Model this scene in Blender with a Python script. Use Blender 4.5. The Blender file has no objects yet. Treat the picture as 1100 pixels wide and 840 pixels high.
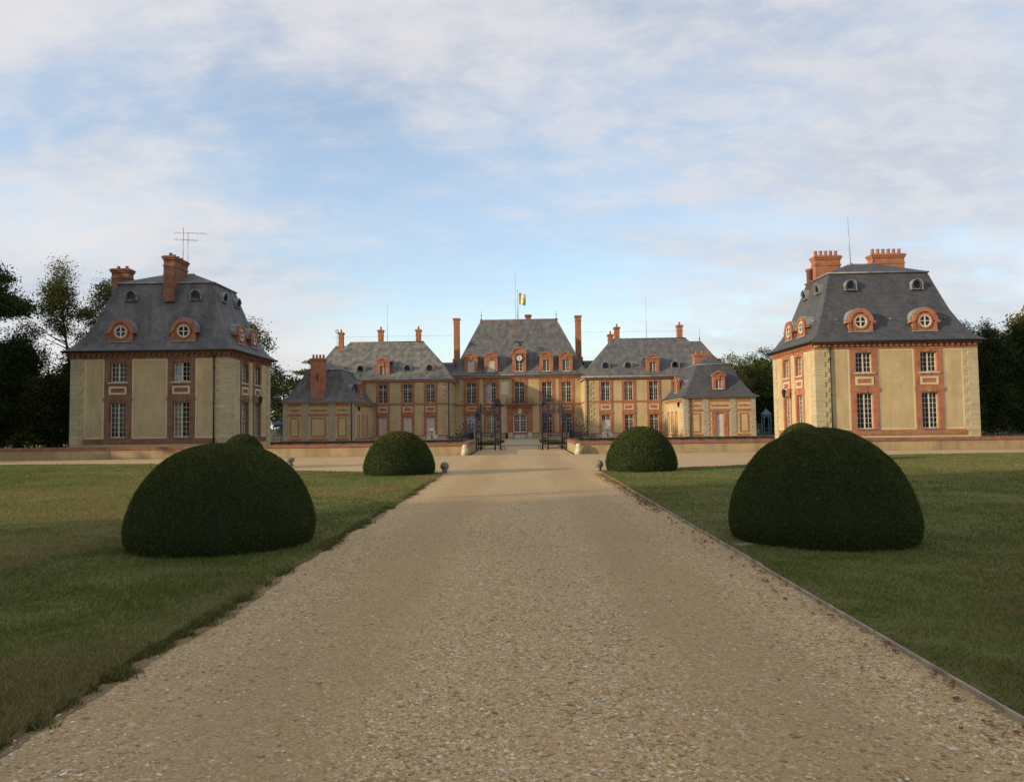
import bpy, bmesh, math, random
import numpy as np
from math import radians as R, sin, cos, pi, atan2, sqrt, tan
from mathutils import Vector, Matrix

S = bpy.context.scene
COL = S.collection
random.seed(7)
rng = np.random.default_rng(11)

# ------------------------------------------------------------------ camera
cam_d = bpy.data.cameras.new('camera')
cam_d.sensor_fit = 'HORIZONTAL'
cam_d.sensor_width = 36.0
cam_d.lens = 25.2
cam_d.clip_start = 0.05
cam_d.clip_end = 4000
cam = bpy.data.objects.new('camera', cam_d)
COL.objects.link(cam)
cam.location = (0, 0, 1.65)
cam.rotation_euler = (R(92.7601), R(0.6992), R(0.7433))
S.camera = cam

# ------------------------------------------------------------------ sun and sky
SUN_EL, SUN_AZ = 13.0, 22.0           # light travels towards (cos 22, sin 22)
sun_d = bpy.data.lights.new('sun', 'SUN')
sun_d.energy = 3.4
sun_d.angle = R(0.6)
sun_d.color = (1.0, 0.80, 0.55)
sun = bpy.data.objects.new('sun', sun_d)
COL.objects.link(sun)
sun.location = (-60, -30, 40)
ldir = Vector((cos(R(SUN_AZ)) * cos(R(SUN_EL)), sin(R(SUN_AZ)) * cos(R(SUN_EL)), -sin(R(SUN_EL))))
sun.rotation_euler = ldir.to_track_quat('-Z', 'Y').to_euler()

W = bpy.data.worlds.new('World')
S.world = W
W.use_nodes = True
nt = W.node_tree
nt.nodes.clear()
def wn(t, **k):
    n = nt.nodes.new(t)
    for a, b in k.items(): setattr(n, a, b)
    return n
def wmath(op, a, b=None, c=None, clamp=False):
    n = nt.nodes.new('ShaderNodeMath'); n.operation = op; n.use_clamp = clamp
    for i, v in enumerate((a, b, c)):
        if v is None: continue
        if isinstance(v, (int, float)): n.inputs[i].default_value = v
        else: nt.links.new(v, n.inputs[i])
    return n.outputs[0]
def wmix(f, a, b):
    n = nt.nodes.new('ShaderNodeMix'); n.data_type = 'RGBA'
    for s, v in ((0, f), (6, a), (7, b)):
        if isinstance(v, (int, float)): n.inputs[s].default_value = v
        elif isinstance(v, tuple): n.inputs[s].default_value = v + (1,)
        else: nt.links.new(v, n.inputs[s])
    return n.outputs[2]
def wramp(f, lo, hi):
    n = nt.nodes.new('ShaderNodeMapRange'); n.interpolation_type = 'SMOOTHSTEP'
    nt.links.new(f, n.inputs[0]); n.inputs[1].default_value = lo; n.inputs[2].default_value = hi
    return n.outputs[0]
sky = wn('ShaderNodeTexSky', sky_type='NISHITA')
sky.sun_disc = False
sky.sun_elevation = R(SUN_EL)
sky.sun_rotation = R(180 + 90 - SUN_AZ)
sky.altitude = 100; sky.air_density = 1.0; sky.dust_density = 1.2; sky.ozone_density = 1.2
tc = wn('ShaderNodeTexCoord')
sep = wn('ShaderNodeSeparateXYZ'); nt.links.new(tc.outputs['Generated'], sep.inputs[0])
zc = wmath('ADD', wmath('MAXIMUM', sep.outputs[2], 0.0), 0.30)
cxy = wn('ShaderNodeCombineXYZ')
nt.links.new(wmath('DIVIDE', sep.outputs[0], zc), cxy.inputs[0])
nt.links.new(wmath('DIVIDE', sep.outputs[1], zc), cxy.inputs[1])
def wnoise(scale, detail, rough, loc, rot, sc, dist=0.0):
    m = wn('ShaderNodeMapping'); nt.links.new(cxy.outputs[0], m.inputs[0])
    m.inputs[1].default_value = loc; m.inputs[2].default_value = (0, 0, rot); m.inputs[3].default_value = sc
    n = wn('ShaderNodeTexNoise'); nt.links.new(m.outputs[0], n.inputs[0])
    n.inputs['Scale'].default_value = scale; n.inputs['Detail'].default_value = detail
    n.inputs['Roughness'].default_value = rough; n.inputs['Distortion'].default_value = dist
    return n.outputs['Fac']
big = wnoise(1.1, 3, 0.5, (3.1, 1.7, 0), 0.5, (1.0, 0.8, 1), 0.4)
streak = wnoise(2.6, 6, 0.55, (0.3, 5.2, 0), -0.55, (0.5, 1.8, 1), 0.35)
puff = wnoise(10.0, 7, 0.62, (7, 2, 0), 0.35, (0.8, 1.2, 1), 0.2)
dens = wmath('ADD', wmath('ADD', wmath('MULTIPLY', big, 0.55), wmath('MULTIPLY', streak, 0.35)), wmath('MULTIPLY', puff, 0.30))
# the clear window in the cloud sheet, ahead and a little to the left
def clear_patch(c, r0, r1):
    n = wn('ShaderNodeVectorMath', operation='DISTANCE')
    s = wn('ShaderNodeVectorMath', operation='MULTIPLY')
    nt.links.new(tc.outputs['Generated'], s.inputs[0]); s.inputs[1].default_value = (1.0, 0.3, 1.25)
    nt.links.new(s.outputs[0], n.inputs[0]); n.inputs[1].default_value = (c[0], c[1] * 0.3, c[2] * 1.25)
    return wmath('SUBTRACT', 1.0, wramp(n.outputs['Value'], r0, r1))
pat = wmath('MAXIMUM', clear_patch((-0.17, 0.93, 0.29), 0.03, 0.34), wmath('MULTIPLY', clear_patch((0.03, 0.97, 0.19), 0.02, 0.3), 0.7))
dens = wmath('ADD', wmath('SUBTRACT', dens, wmath('MULTIPLY', pat, 0.165)), 0.0)
cov = wmath('ADD', wmath('MULTIPLY', wramp(dens, 0.37, 0.66), 0.72), 0.20)
# clouds: cool grey-mauve bellies, warm pale tops
warm = wramp(puff, 0.35, 0.65)
ccol = wmix(warm, (2.95, 3.12, 3.5), (3.6, 3.62, 3.8))
shade = wramp(wnoise(1.6, 4, 0.5, (11, 4, 0), -0.3, (0.7, 1.4, 1), 0.3), 0.35, 0.65)
shade = wmath('MULTIPLY', shade, wmath('SUBTRACT', 1.0, wmath('MULTIPLY', wramp(sep.outputs[0], -0.15, 0.45), 0.65)))
ccol = wmix(shade, ccol, (4.15, 4.05, 4.1))
skyc = wn('ShaderNodeMix', data_type='RGBA', blend_type='MULTIPLY')
skyc.inputs[0].default_value = 1.0
nt.links.new(sky.outputs[0], skyc.inputs[6]); skyc.inputs[7].default_value = (1.5, 1.5, 1.52, 1)
bgcol = wmix(cov, skyc.outputs[2], ccol)
bg = wn('ShaderNodeBackground'); nt.links.new(bgcol, bg.inputs[0]); bg.inputs[1].default_value = 0.14
wo = wn('ShaderNodeOutputWorld'); nt.links.new(bg.outputs[0], wo.inputs[0])

S.view_settings.view_transform = 'Standard'
S.view_settings.look = 'None'
S.view_settings.exposure = 0.5
S.view_settings.gamma = 1.0
S.view_settings.use_curve_mapping = False

# ------------------------------------------------------------------ materials
class NB:
    def __init__(self, name):
        self.m = bpy.data.materials.new(name); self.m.use_nodes = True
        self.t = self.m.node_tree
        self.b = self.t.nodes['Principled BSDF']
        self.out = self.t.nodes['Material Output']
        self.tc = self.t.nodes.new('ShaderNodeTexCoord').outputs['Object']
    def n(self, t, **k):
        n = self.t.nodes.new(t)
        for a, b in k.items(): setattr(n, a, b)
        return n
    def l(self, a, b): self.t.links.new(a, b)
    def setv(self, sock, v):
        if isinstance(v, (int, float)): sock.default_value = v
        elif isinstance(v, tuple): sock.default_value = v + (1,) if len(v) == 3 and sock.type == 'RGBA' else v
        else: self.l(v, sock)
    def map(self, sc, vec=None, rot=(0, 0, 0)):
        m = self.n('ShaderNodeMapping'); self.l(vec or self.tc, m.inputs[0])
        m.inputs[3].default_value = sc; m.inputs[2].default_value = rot
        return m.outputs[0]
    def noise(self, scale, detail=4, rough=0.55, vec=None, out='Fac', dist=0.0):
        n = self.n('ShaderNodeTexNoise'); self.l(vec or self.tc, n.inputs[0])
        n.inputs['Scale'].default_value = scale; n.inputs['Detail'].default_value = detail
        n.inputs['Roughness'].default_value = rough; n.inputs['Distortion'].default_value = dist
        return n.outputs[out]
    def mix(self, f, a, b, bt='MIX'):
        n = self.n('ShaderNodeMix', data_type='RGBA', blend_type=bt)
        self.setv(n.inputs[0], f); self.setv(n.inputs[6], a); self.setv(n.inputs[7], b)
        return n.outputs[2]
    def ramp(self, f, lo, hi, a=0.0, b=1.0):
        n = self.n('ShaderNodeMapRange', interpolation_type='SMOOTHSTEP'); self.l(f, n.inputs[0])
        for i, v in enumerate((lo, hi, a, b)): n.inputs[i + 1].default_value = v
        return n.outputs[0]
    def math(self, op, a, b=0.0):
        n = self.n('ShaderNodeMath', operation=op); self.setv(n.inputs[0], a); self.setv(n.inputs[1], b)
        return n.outputs[0]
    def wallvec(self):
        s = self.n('ShaderNodeSeparateXYZ'); self.l(self.tc, s.inputs[0])
        c = self.n('ShaderNodeCombineXYZ')
        self.l(self.math('ADD', s.outputs[0], s.outputs[1]), c.inputs[0]); self.l(s.outputs[2], c.inputs[1])
        return c.outputs[0]
    def brick(self, vec, w, h, mortar, c1, c2, cm, bias=0.0):
        n = self.n('ShaderNodeTexBrick'); self.l(vec, n.inputs[0])
        n.inputs['Scale'].default_value = 1.0; n.inputs['Brick Width'].default_value = w
        n.inputs['Row Height'].default_value = h; n.inputs['Mortar Size'].default_value = mortar
        n.inputs['Mortar Smooth'].default_value = 0.2; n.inputs['Bias'].default_value = bias
        self.setv(n.inputs['Color1'], c1); self.setv(n.inputs['Color2'], c2); self.setv(n.inputs['Mortar'], cm)
        return n
    def bump(self, h, strength, dist):
        n = self.n('ShaderNodeBump'); self.l(h, n.inputs['Height'])
        n.inputs['Strength'].default_value = strength; n.inputs['Distance'].default_value = dist
        self.l(n.outputs[0], self.b.inputs['Normal'])
    def done(self, col, rough=0.9, spec=0.3, metal=0.0):
        self.setv(self.b.inputs['Base Color'], col); self.setv(self.b.inputs['Roughness'], rough)
        self.b.inputs['Specular IOR Level'].default_value = spec; self.b.inputs['Metallic'].default_value = metal
        return self.m
M = {}
def stucco(name, base, dark):
    k = NB(name)
    a = k.noise(0.55, 5, 0.6); b = k.noise(2.2, 4, 0.6, k.map((1, 1, 0.22))); f = k.noise(26, 3)
    c = k.mix(k.ramp(a, 0.35, 0.68), base, dark)
    c = k.mix(k.ramp(b, 0.45, 0.75, 0, 0.6), c, tuple(x * 0.72 for x in dark))
    w = k.noise(0.8, 3, 0.5, k.map((1, 1, 1), None, (0.3, 0.2, 0)))
    c = k.mix(k.ramp(w, 0.60, 0.63, 0, 0.30), c, tuple(x * 1.22 for x in base))
    e = k.noise(3.2, 6, 0.7, k.map((1.6, 1.6, 0.12)))
    c = k.mix(k.ramp(e, 0.52, 0.72, 0, 0.42), c, tuple(x * 0.6 for x in dark))
    c = k.mix(k.ramp(f, 0.3, 0.7, 0, 0.25), c, tuple(x * 1.15 for x in base))
    k.bump(f, 0.35, 0.01)
    M[name] = k.done(c, 0.92, 0.2)
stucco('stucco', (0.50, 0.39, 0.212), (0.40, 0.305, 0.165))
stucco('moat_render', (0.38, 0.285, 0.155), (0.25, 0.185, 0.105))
stucco('border', (0.60, 0.50, 0.33), (0.54, 0.45, 0.30))
stucco('pale_plaster', (0.62, 0.56, 0.45), (0.55, 0.49, 0.39))
def brickm(name, c1, c2, mortar):
    k = NB(name)
    br = k.brick(k.wallvec(), 0.23, 0.072, 0.009, c1, c2, mortar)
    a = k.noise(1.6, 5, 0.65); b = k.noise(9, 3)
    c = k.mix(k.ramp(a, 0.4, 0.7, 0, 0.55), br.outputs[0], tuple(x * 0.62 for x in c2))
    c = k.mix(k.ramp(b, 0.5, 0.75, 0, 0.3), c, tuple(min(1, x * 1.5) for x in c1))
    k.bump(br.outputs['Fac'], -0.4, 0.01)
    M[name] = k.done(c, 0.9, 0.2)
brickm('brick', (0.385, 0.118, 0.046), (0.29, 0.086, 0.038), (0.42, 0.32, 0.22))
brickm('old_shaded_brick', (0.25, 0.085, 0.043), (0.15, 0.058, 0.036), (0.33, 0.26, 0.19))  # aged brick; on the left pavilion it carries the shade in its colour
def stonem(name, a_, b_, w, h, mortar=0.012):
    k = NB(name)
    br = k.brick(k.wallvec(), w, h, mortar, a_, b_, tuple(x * 0.5 for x in b_))
    n1 = k.noise(1.3, 6, 0.65); n2 = k.noise(7, 4)
    c = k.mix(k.ramp(n1, 0.42, 0.72, 0, 0.5), br.outputs[0], tuple(x * 0.62 for x in b_))
    c = k.mix(k.ramp(n2, 0.5, 0.8, 0, 0.35), c, tuple(min(1, x * 1.25) for x in a_))
    k.bump(n2, 0.3, 0.015)
    M[name] = k.done(c, 0.9, 0.2)
stonem('stone', (0.50, 0.42, 0.26), (0.43, 0.36, 0.22), 3.0, 0.34)
stonem('rubble', (0.52, 0.41, 0.24), (0.40, 0.31, 0.19), 0.55, 0.3, 0.02)
stonem('ashlar_grey', (0.44, 0.38, 0.27), (0.37, 0.32, 0.23), 0.6, 0.27, 0.015)
def slatem(name, base, light, amt, rust=False):
    k = NB(name)
    br = k.brick(k.wallvec(), 0.30, 0.17, 0.010, tuple(x * 1.15 for x in base), tuple(x * 0.72 for x in base), tuple(x * 0.42 for x in base))
    st = k.noise(1.1, 6, 0.65, k.map((1.3, 1.3, 0.07))); pt = k.noise(2.4, 7, 0.72, k.map((1, 1, 0.6))); f = k.noise(5, 5, 0.7)
    c = k.mix(k.math('MULTIPLY', k.ramp(st, 0.32, 0.80), amt), br.outputs[0], light)
    c = k.mix(k.ramp(pt, 0.42, 0.78, 0, 0.28 * amt), c, tuple(x * 1.1 for x in light))
    c = k.mix(k.ramp(f, 0.5, 0.8, 0, 0.4), c, tuple(x * 0.6 for x in base))
    if rust:      # rust run-off below the staff on the ridge
        q = k.n('ShaderNodeSeparateXYZ'); k.l(k.tc, q.inputs[0])
        wx = k.ramp(k.math('ABSOLUTE', k.math('ADD', q.outputs[0], 0.25)), 0.55, 0.05)
        c = k.mix(k.math('MULTIPLY', k.math('MULTIPLY', wx, k.ramp(q.outputs[2], 12.4, 15.9)), k.ramp(k.noise(2.2, 5, 0.6, k.map((2, 1, .3))), 0.3, 0.7, 0.35, 0.85)), c, (0.17, 0.095, 0.045))
    k.bump(br.outputs['Fac'], -0.35, 0.012)
    M[name] = k.done(c, k.ramp(f, 0.3, 0.7, 0.6, 0.8), 0.35)
slatem('slate', (0.062, 0.066, 0.074), (0.12, 0.12, 0.12), 0.4)
slatem('slate_worn', (0.080, 0.080, 0.083), (0.20, 0.19, 0.17), 0.75)
slatem('slate_stained', (0.080, 0.080, 0.083), (0.20, 0.19, 0.17), 0.8, True)
slatem('slate_mossy', (0.085, 0.087, 0.080), (0.26, 0.25, 0.20), 0.9)
def plain(name, col, rough=0.6, spec=0.4, metal=0.0, var=0.25, scale=3.0):
    k = NB(name)
    c = k.mix(k.ramp(k.noise(scale, 5, 0.6), 0.35, 0.7, 0, 1), col, tuple(x * (1 - var) for x in col))
    M[name] = k.done(c, rough, spec, metal)
plain('white_paint', (0.66, 0.61, 0.50), 0.5, 0.4)
plain('shutter', (0.60, 0.55, 0.46), 0.6, 0.3)
plain('lead', (0.27, 0.27, 0.27), 0.5, 0.5, 0.0, 0.5)
plain('iron', (0.035, 0.034, 0.045), 0.55, 0.4)
plain('iron_dark', (0.022, 0.022, 0.024), 0.55, 0.4)
plain('metal_grey', (0.3, 0.3, 0.31), 0.4, 0.5, 0.6)
plain('terracotta', (0.42, 0.16, 0.085), 0.85, 0.2, 0, 0.35)
plain('trellis_blue', (0.085, 0.165, 0.215), 0.6, 0.3)
plain('cream_stone', (0.58, 0.51, 0.37), 0.9, 0.2, 0, 0.45, 5)
plain('worn_step', (0.40, 0.33, 0.23), 0.95, 0.2, 0, 0.35, 1.5)
plain('statue_stone', (0.60, 0.55, 0.43), 0.9, 0.2, 0, 0.4, 6)
plain('old_stone', (0.24, 0.215, 0.18), 0.95, 0.2, 0, 0.55, 9)
plain('flat_stone', (0.21, 0.20, 0.19), 0.9, 0.2, 0, 0.35, 9)
plain('dark_coping', (0.13, 0.075, 0.055), 0.95, 0.2, 0, 0.55, 3)
plain('edge_wood', (0.37, 0.315, 0.235), 0.9, 0.2, 0, 0.5, 6)
plain('flag_yellow', (0.80, 0.70, 0.30), 0.8, 0.1)
plain('flag_blue', (0.10, 0.13, 0.22), 0.8, 0.1)
plain('clock_white', (0.68, 0.66, 0.62), 0.5, 0.3, 0, 0.1)
plain('gilt', (0.55, 0.36, 0.08), 0.4, 0.5, 0.3)
def glassm(name, col, rough=0.04):
    k = NB(name)
    n = k.noise(1.7, 2)
    k.bump(n, 0.25, 0.03)
    c = k.mix(k.ramp(k.noise(0.9, 3), 0.4, 0.65), col, tuple(x * 0.45 for x in col))
    M[name] = k.done(c, rough, 0.22)
glassm('glass', (0.016, 0.016, 0.018))
glassm('glass_curtain', (0.20, 0.17, 0.11), 0.12)
glassm('glass_blind', (0.30, 0.33, 0.36), 0.12)

def barkm():
    k = NB('bark'); n = k.noise(5, 6, 0.7, k.map((1, 1, 0.25)))
    k.bump(n, 0.6, 0.05)
    M['bark'] = k.done(k.mix(n, (0.10, 0.08, 0.06), (0.045, 0.036, 0.028)), 0.95, 0.1)
barkm()
def leafm(name, trans=0.3, rough=0.65, spec=0.15):
    k = NB(name)
    a = k.n('ShaderNodeAttribute', attribute_name='Col')
    k.done(a.outputs['Color'], rough, spec)
    tr = k.n('ShaderNodeBsdfTranslucent'); k.l(k.mix(1.0, a.outputs['Color'], (1.3, 1.25, 0.6), 'MULTIPLY'), tr.inputs[0])
    ms = k.n('ShaderNodeMixShader'); ms.inputs[0].default_value = trans
    k.l(k.b.outputs[0], ms.inputs[1]); k.l(tr.outputs[0], ms.inputs[2]); k.l(ms.outputs[0], k.out.inputs[0])
    M[name] = k.m
leafm('leaf')
leafm('yew', 0.12, 0.7, 0.12)
leafm('grass_blade', 0.25, 0.7, 0.1)
def vcolm(name, rough=0.9):
    k = NB(name); a = k.n('ShaderNodeAttribute', attribute_name='Col')
    c = k.mix(k.ramp(k.noise(60, 3), 0.3, 0.7, 0, 0.35), a.outputs['Color'], k.mix(1.0, a.outputs['Color'], (0.6, 0.56, 0.52), 'MULTIPLY'))
    M[name] = k.done(c, rough, 0.25)
vcolm('pebble')
def gravelm(name, tint=1.0):
    k = NB(name)
    def vor(scale, out='Color'):
        v = k.n('ShaderNodeTexVoronoi'); k.l(k.tc, v.inputs[0]); v.inputs['Scale'].default_value = scale
        return v
    v1 = vor(46); v2 = vor(95)
    def ramp_col(sock):
        s = k.n('ShaderNodeSeparateColor'); k.l(sock, s.inputs[0])
        r = k.n('ShaderNodeValToRGB'); k.l(s.outputs[0], r.inputs[0])
        e = r.color_ramp.elements
        cols = [(0.0, (0.22, 0.145, 0.07)), (0.25, (0.37, 0.26, 0.13)), (0.5, (0.46, 0.325, 0.165)), (0.7, (0.47, 0.29, 0.115)), (0.88, (0.58, 0.46, 0.28)), (1.0, (0.72, 0.63, 0.46))]
        e[0].position = 0; e[0].color = cols[0][1] + (1,); e[1].position = 1; e[1].color = cols[-1][1] + (1,)
        for p, c in cols[1:-1]:
            x = e.new(p); x.color = c + (1,)
        return r.outputs[0]
    c = k.mix(k.ramp(k.noise(30, 2), 0.42, 0.58), ramp_col(v1.outputs['Color']), ramp_col(v2.outputs['Color']))
    sandy = k.noise(1.1, 6, 0.65, k.map((1.0, 0.35, 1)))
    c = k.mix(k.ramp(sandy, 0.42, 0.68, 0.0, 0.42), c, (0.42, 0.29, 0.14))
    sx = k.n('ShaderNodeSeparateXYZ'); k.l(k.tc, sx.inputs[0])
    wob = k.math('ADD', k.math('ABSOLUTE', sx.outputs[0]), k.math('MULTIPLY', k.math('SUBTRACT', k.noise(0.5, 5, 0.7, k.map((1.6, 0.5, 1))), 0.5), 1.3))
    trk = k.math('MULTIPLY', k.ramp(wob, 0.65, 1.15), k.ramp(wob, 2.3, 1.6))
    c = k.mix(k.math('MULTIPLY', trk, 0.45), c, k.mix(k.noise(22, 5, 0.75), (0.25, 0.168, 0.078), (0.40, 0.275, 0.130)))
    big = k.noise(0.22, 5, 0.6, k.map((1.4, 0.4, 1)))
    c = k.mix(k.ramp(big, 0.4, 0.65, 0, 0.25), c, (0.27, 0.20, 0.135))
    c = k.mix(k.ramp(k.noise(4.5, 5, 0.7), 0.6, 0.78, 0, 0.4), c, (0.19, 0.14, 0.095))
    h = k.math('ADD', k.math('MULTIPLY', v1.outputs['Distance'], 1.0), k.math('MULTIPLY', k.noise(14, 5, 0.7), 0.8))
    k.bump(h, 0.5, 0.012)
    M[name] = k.done(c, 0.95, 0.15)
gravelm('gravel')
def grassm():
    k = NB('turf')
    a = k.noise(0.35, 5, 0.6, k.map((1, 0.6, 1))); b = k.noise(2.2, 6, 0.7); f = k.noise(28, 4, 0.7)
    c = k.mix(k.ramp(f, 0.3, 0.7), (0.082, 0.100, 0.025), (0.138, 0.148, 0.044))
    c = k.mix(k.ramp(b, 0.48, 0.72, 0, 0.6), c, (0.175, 0.135, 0.062))
    c = k.mix(k.ramp(a, 0.45, 0.72, 0, 0.65), c, (0.180, 0.150, 0.066))
    k.bump(f, 0.8, 0.03)
    M['turf'] = k.done(c, 0.95, 0.1)
grassm()
def earthm():
    k = NB('earth')
    c = k.mix(k.noise(0.4, 6, 0.7), (0.05, 0.06, 0.025), (0.09, 0.08, 0.045))
    M['earth'] = k.done(c, 0.95, 0.1)
earthm()
def soilm():
    k = NB('soil')
    c = k.mix(k.noise(9, 6, 0.7), (0.30, 0.21, 0.115), (0.14, 0.105, 0.055))
    k.bump(k.noise(40, 4), 0.8, 0.02)
    M['soil'] = k.done(c, 0.95, 0.1)
soilm()

# ------------------------------------------------------------------ mesh helpers
class F:
    """facade frame: u to the right seen from outside, n outwards, z up"""
    def __init__(self, x, y, th=0.0, z=0.0):
        self.o = (x, y, z); self.th = th
        self.u = (cos(th), sin(th)); self.n = (sin(th), -cos(th))
    def p(self, u, n, z):
        return (self.o[0] + self.u[0] * u + self.n[0] * n, self.o[1] + self.u[1] * u + self.n[1] * n, self.o[2] + z)
W0 = F(0, 0)
class MB:
    def __init__(self): self.v = []; self.f = []; self.mi = []; self.mats = []; self.sm = []
    def mat(self, m):
        if m not in self.mats: self.mats.append(m)
        return self.mats.index(m)
    def face(self, pts, m, smooth=False):
        b = len(self.v); self.v += pts; self.f.append(tuple(range(b, b + len(pts)))); self.mi.append(self.mat(m)); self.sm.append(smooth)
    def idx(self, base, quads, m, smooth=False):
        for q in quads: self.f.append(tuple(base + i for i in q)); self.mi.append(self.mat(m)); self.sm.append(smooth)
    def box(self, fr, u0, u1, n0, n1, z0, z1, m):
        b = len(self.v)
        for n in (n0, n1):
            for z in (z0, z1):
                for u in (u0, u1): self.v.append(fr.p(u, n, z))
        self.idx(b, [(0, 2, 3, 1), (4, 5, 7, 6), (0, 1, 5, 4), (2, 6, 7, 3), (0, 4, 6, 2), (1, 3, 7, 5)], m)
    def prism(self, fr, poly, n0, n1, m, caps=True):
        b = len(self.v); k = len(poly)
        for n in (n0, n1):
            for u, z in poly: self.v.append(fr.p(u, n, z))
        self.idx(b, [(i, (i + 1) % k, k + (i + 1) % k, k + i) for i in range(k)], m)
        if caps: self.idx(b, [tuple(range(k))[::-1], tuple(range(k, 2 * k))], m)
    def panel(self, fr, u0, u1, z0, z1, n, m, holes=(), side=None, reveal=None):
        us = sorted({u0, u1} | {min(max(h[i], u0), u1) for h in holes for i in (0, 1)})
        zs = sorted({z0, z1} | {min(max(h[i], z0), z1) for h in holes for i in (2, 3)})
        for a, b in zip(us, us[1:]):
            for c, d in zip(zs, zs[1:]):
                mu, mz = (a + b) / 2, (c + d) / 2
                if any(h[0] < mu < h[1] and h[2] < mz < h[3] for h in holes): continue
                self.face([fr.p(a, n, c), fr.p(b, n, c), fr.p(b, n, d), fr.p(a, n, d)], m)
        def ring(r, na, nb):
            a, b, c, d = r
            for (p, q) in (((a, c), (b, c)), ((b, c), (b, d)), ((b, d), (a, d)), ((a, d), (a, c))):
                self.face([fr.p(p[0], na, p[1]), fr.p(q[0], na, q[1]), fr.p(q[0], nb, q[1]), fr.p(p[0], nb, p[1])], m)
        if side is not None: ring((u0, u1, z0, z1), n, side)
        if reveal is not None:
            for h in holes: ring(h, n, reveal)
    def tube(self, a, b, r0, r1=None, m=None, k=8, cap=True, smooth=True):
        r1 = r0 if r1 is None else r1
        a = Vector(a); b = Vector(b); d = (b - a).normalized()
        x = d.orthogonal().normalized(); y = d.cross(x)
        s = len(self.v)
        for c, r in ((a, r0), (b, r1)):
            for i in range(k):
                t = 2 * pi * i / k
                self.v.append(tuple(c + x * (r * cos(t)) + y * (r * sin(t))))
        self.idx(s, [(i, (i + 1) % k, k + (i + 1) % k, k + i) for i in range(k)], m, smooth)
        if cap: self.idx(s, [tuple(range(k))[::-1], tuple(range(k, 2 * k))], m)
    def path(self, pts, r, m, k=6):
        for a, b in zip(pts, pts[1:]): self.tube(a, b, r, r, m, k)
    def lathe(self, c, prof, m, k=20, smooth=True):
        s = len(self.v)
        for r, z in prof:
            for i in range(k):
                t = 2 * pi * i / k; self.v.append((c[0] + r * cos(t), c[1] + r * sin(t), c[2] + z))
        for j in range(len(prof) - 1):
            self.idx(s + j * k, [(i, (i + 1) % k, k + (i + 1) % k, k + i) for i in range(k)], m, smooth)
        self.idx(s, [tuple(range(k))[::-1]], m); self.idx(s + (len(prof) - 1) * k, [tuple(range(k))], m)
    def ringdisc(self, fr, cu, cz, r0, r1, n0, n1, m, k=24):
        s = len(self.v)
        for r, n in ((r0, n0), (r0, n1), (r1, n1), (r1, n0)):
            for i in range(k):
                t = 2 * pi * i / k; self.v.append(fr.p(cu + r * cos(t), n, cz + r * sin(t)))
        for j in range(3): self.idx(s + j * k, [(i, (i + 1) % k, k + (i + 1) % k, k + i) for i in range(k)], m)
    def disc(self, fr, cu, cz, r, n, m, k=24):
        self.face([fr.p(cu + r * cos(2 * pi * i / k), n, cz + r * sin(2 * pi * i / k)) for i in range(k)], m)
    def roof(self, x0, x1, y0, y1, rings, m, cap=True):
        s = len(self.v)
        for ix, iy, z in rings:
            self.v += [(x0 + ix, y0 + iy, z), (x1 - ix, y0 + iy, z), (x1 - ix, y1 - iy, z), (x0 + ix, y1 - iy, z)]
        for j in range(len(rings) - 1):
            self.idx(s + 4 * j, [(i, (i + 1) % 4, 4 + (i + 1) % 4, 4 + i) for i in range(4)], m)
        self.idx(s, [(3, 2, 1, 0)], m)
        if cap: self.idx(s + 4 * (len(rings) - 1), [(0, 1, 2, 3)], m)
    def mesh(self, name):
        me = bpy.data.meshes.new(name); me.from_pydata(self.v, [], self.f)
        for m in self.mats: me.materials.append(M[m])
        me.polygons.foreach_set('material_index', self.mi)
        me.polygons.foreach_set('use_smooth', self.sm)
        me.update(); return me
    def build(self, name, parent=None, loc=None, rz=0.0):
        return link(name, self.mesh(name), parent, loc, rz)
def link(name, me, parent=None, loc=None, rz=0.0):
    o = bpy.data.objects.new(name, me); COL.objects.link(o)
    if parent is not None: o.parent = parent
    if loc: o.location = loc
    o.rotation_euler = (0, 0, rz)
    return o
def tag(o, label=None, cat=None, group=None, kind=None):
    for k, v in (('label', label), ('category', cat), ('group', group), ('kind', kind)):
        if v: o[k] = v
    return o
def thing(name, label, cat, loc=(0, 0, 0), rz=0.0, group=None):
    return tag(link(name, None, None, loc, rz), label, cat, group)
def kids(o): return [c for c in bpy.data.objects if c.parent == o]
def copy_thing(src, loc, rz, label, group=None, scale=None):
    def rec(o, parent):
        c = o.copy(); COL.objects.link(c); c.parent = parent
        for ch in kids(o): rec(ch, c)
        return c
    c = rec(src, None); c.location = loc; c.rotation_euler = (0, 0, rz)
    if scale: c.scale = scale
    c['label'] = label
    if group: c['group'] = group
    return c
def npmesh(name, V, Fc, mat, cols=None, smooth=False):
    """V (n,3), Fc (m,k) numpy; cols (m,3) per face"""
    me = bpy.data.meshes.new(name); m, k = Fc.shape
    me.vertices.add(len(V)); me.vertices.foreach_set('co', V.astype(np.float32).ravel())
    me.loops.add(m * k); me.loops.foreach_set('vertex_index', Fc.astype(np.int32).ravel())
    me.polygons.add(m); me.polygons.foreach_set('loop_start', np.arange(0, m * k, k, dtype=np.int32))
    if smooth: me.polygons.foreach_set('use_smooth', np.ones(m, dtype=bool))
    me.update(calc_edges=True)
    if cols is not None:
        at = me.color_attributes.new('Col', 'FLOAT_COLOR', 'CORNER')
        c = np.ones((m * k, 4), np.float32); c[:, :3] = np.repeat(cols, k, axis=0)
        at.data.foreach_set('color', c.ravel())
    me.materials.append(M[mat]); return me

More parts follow.
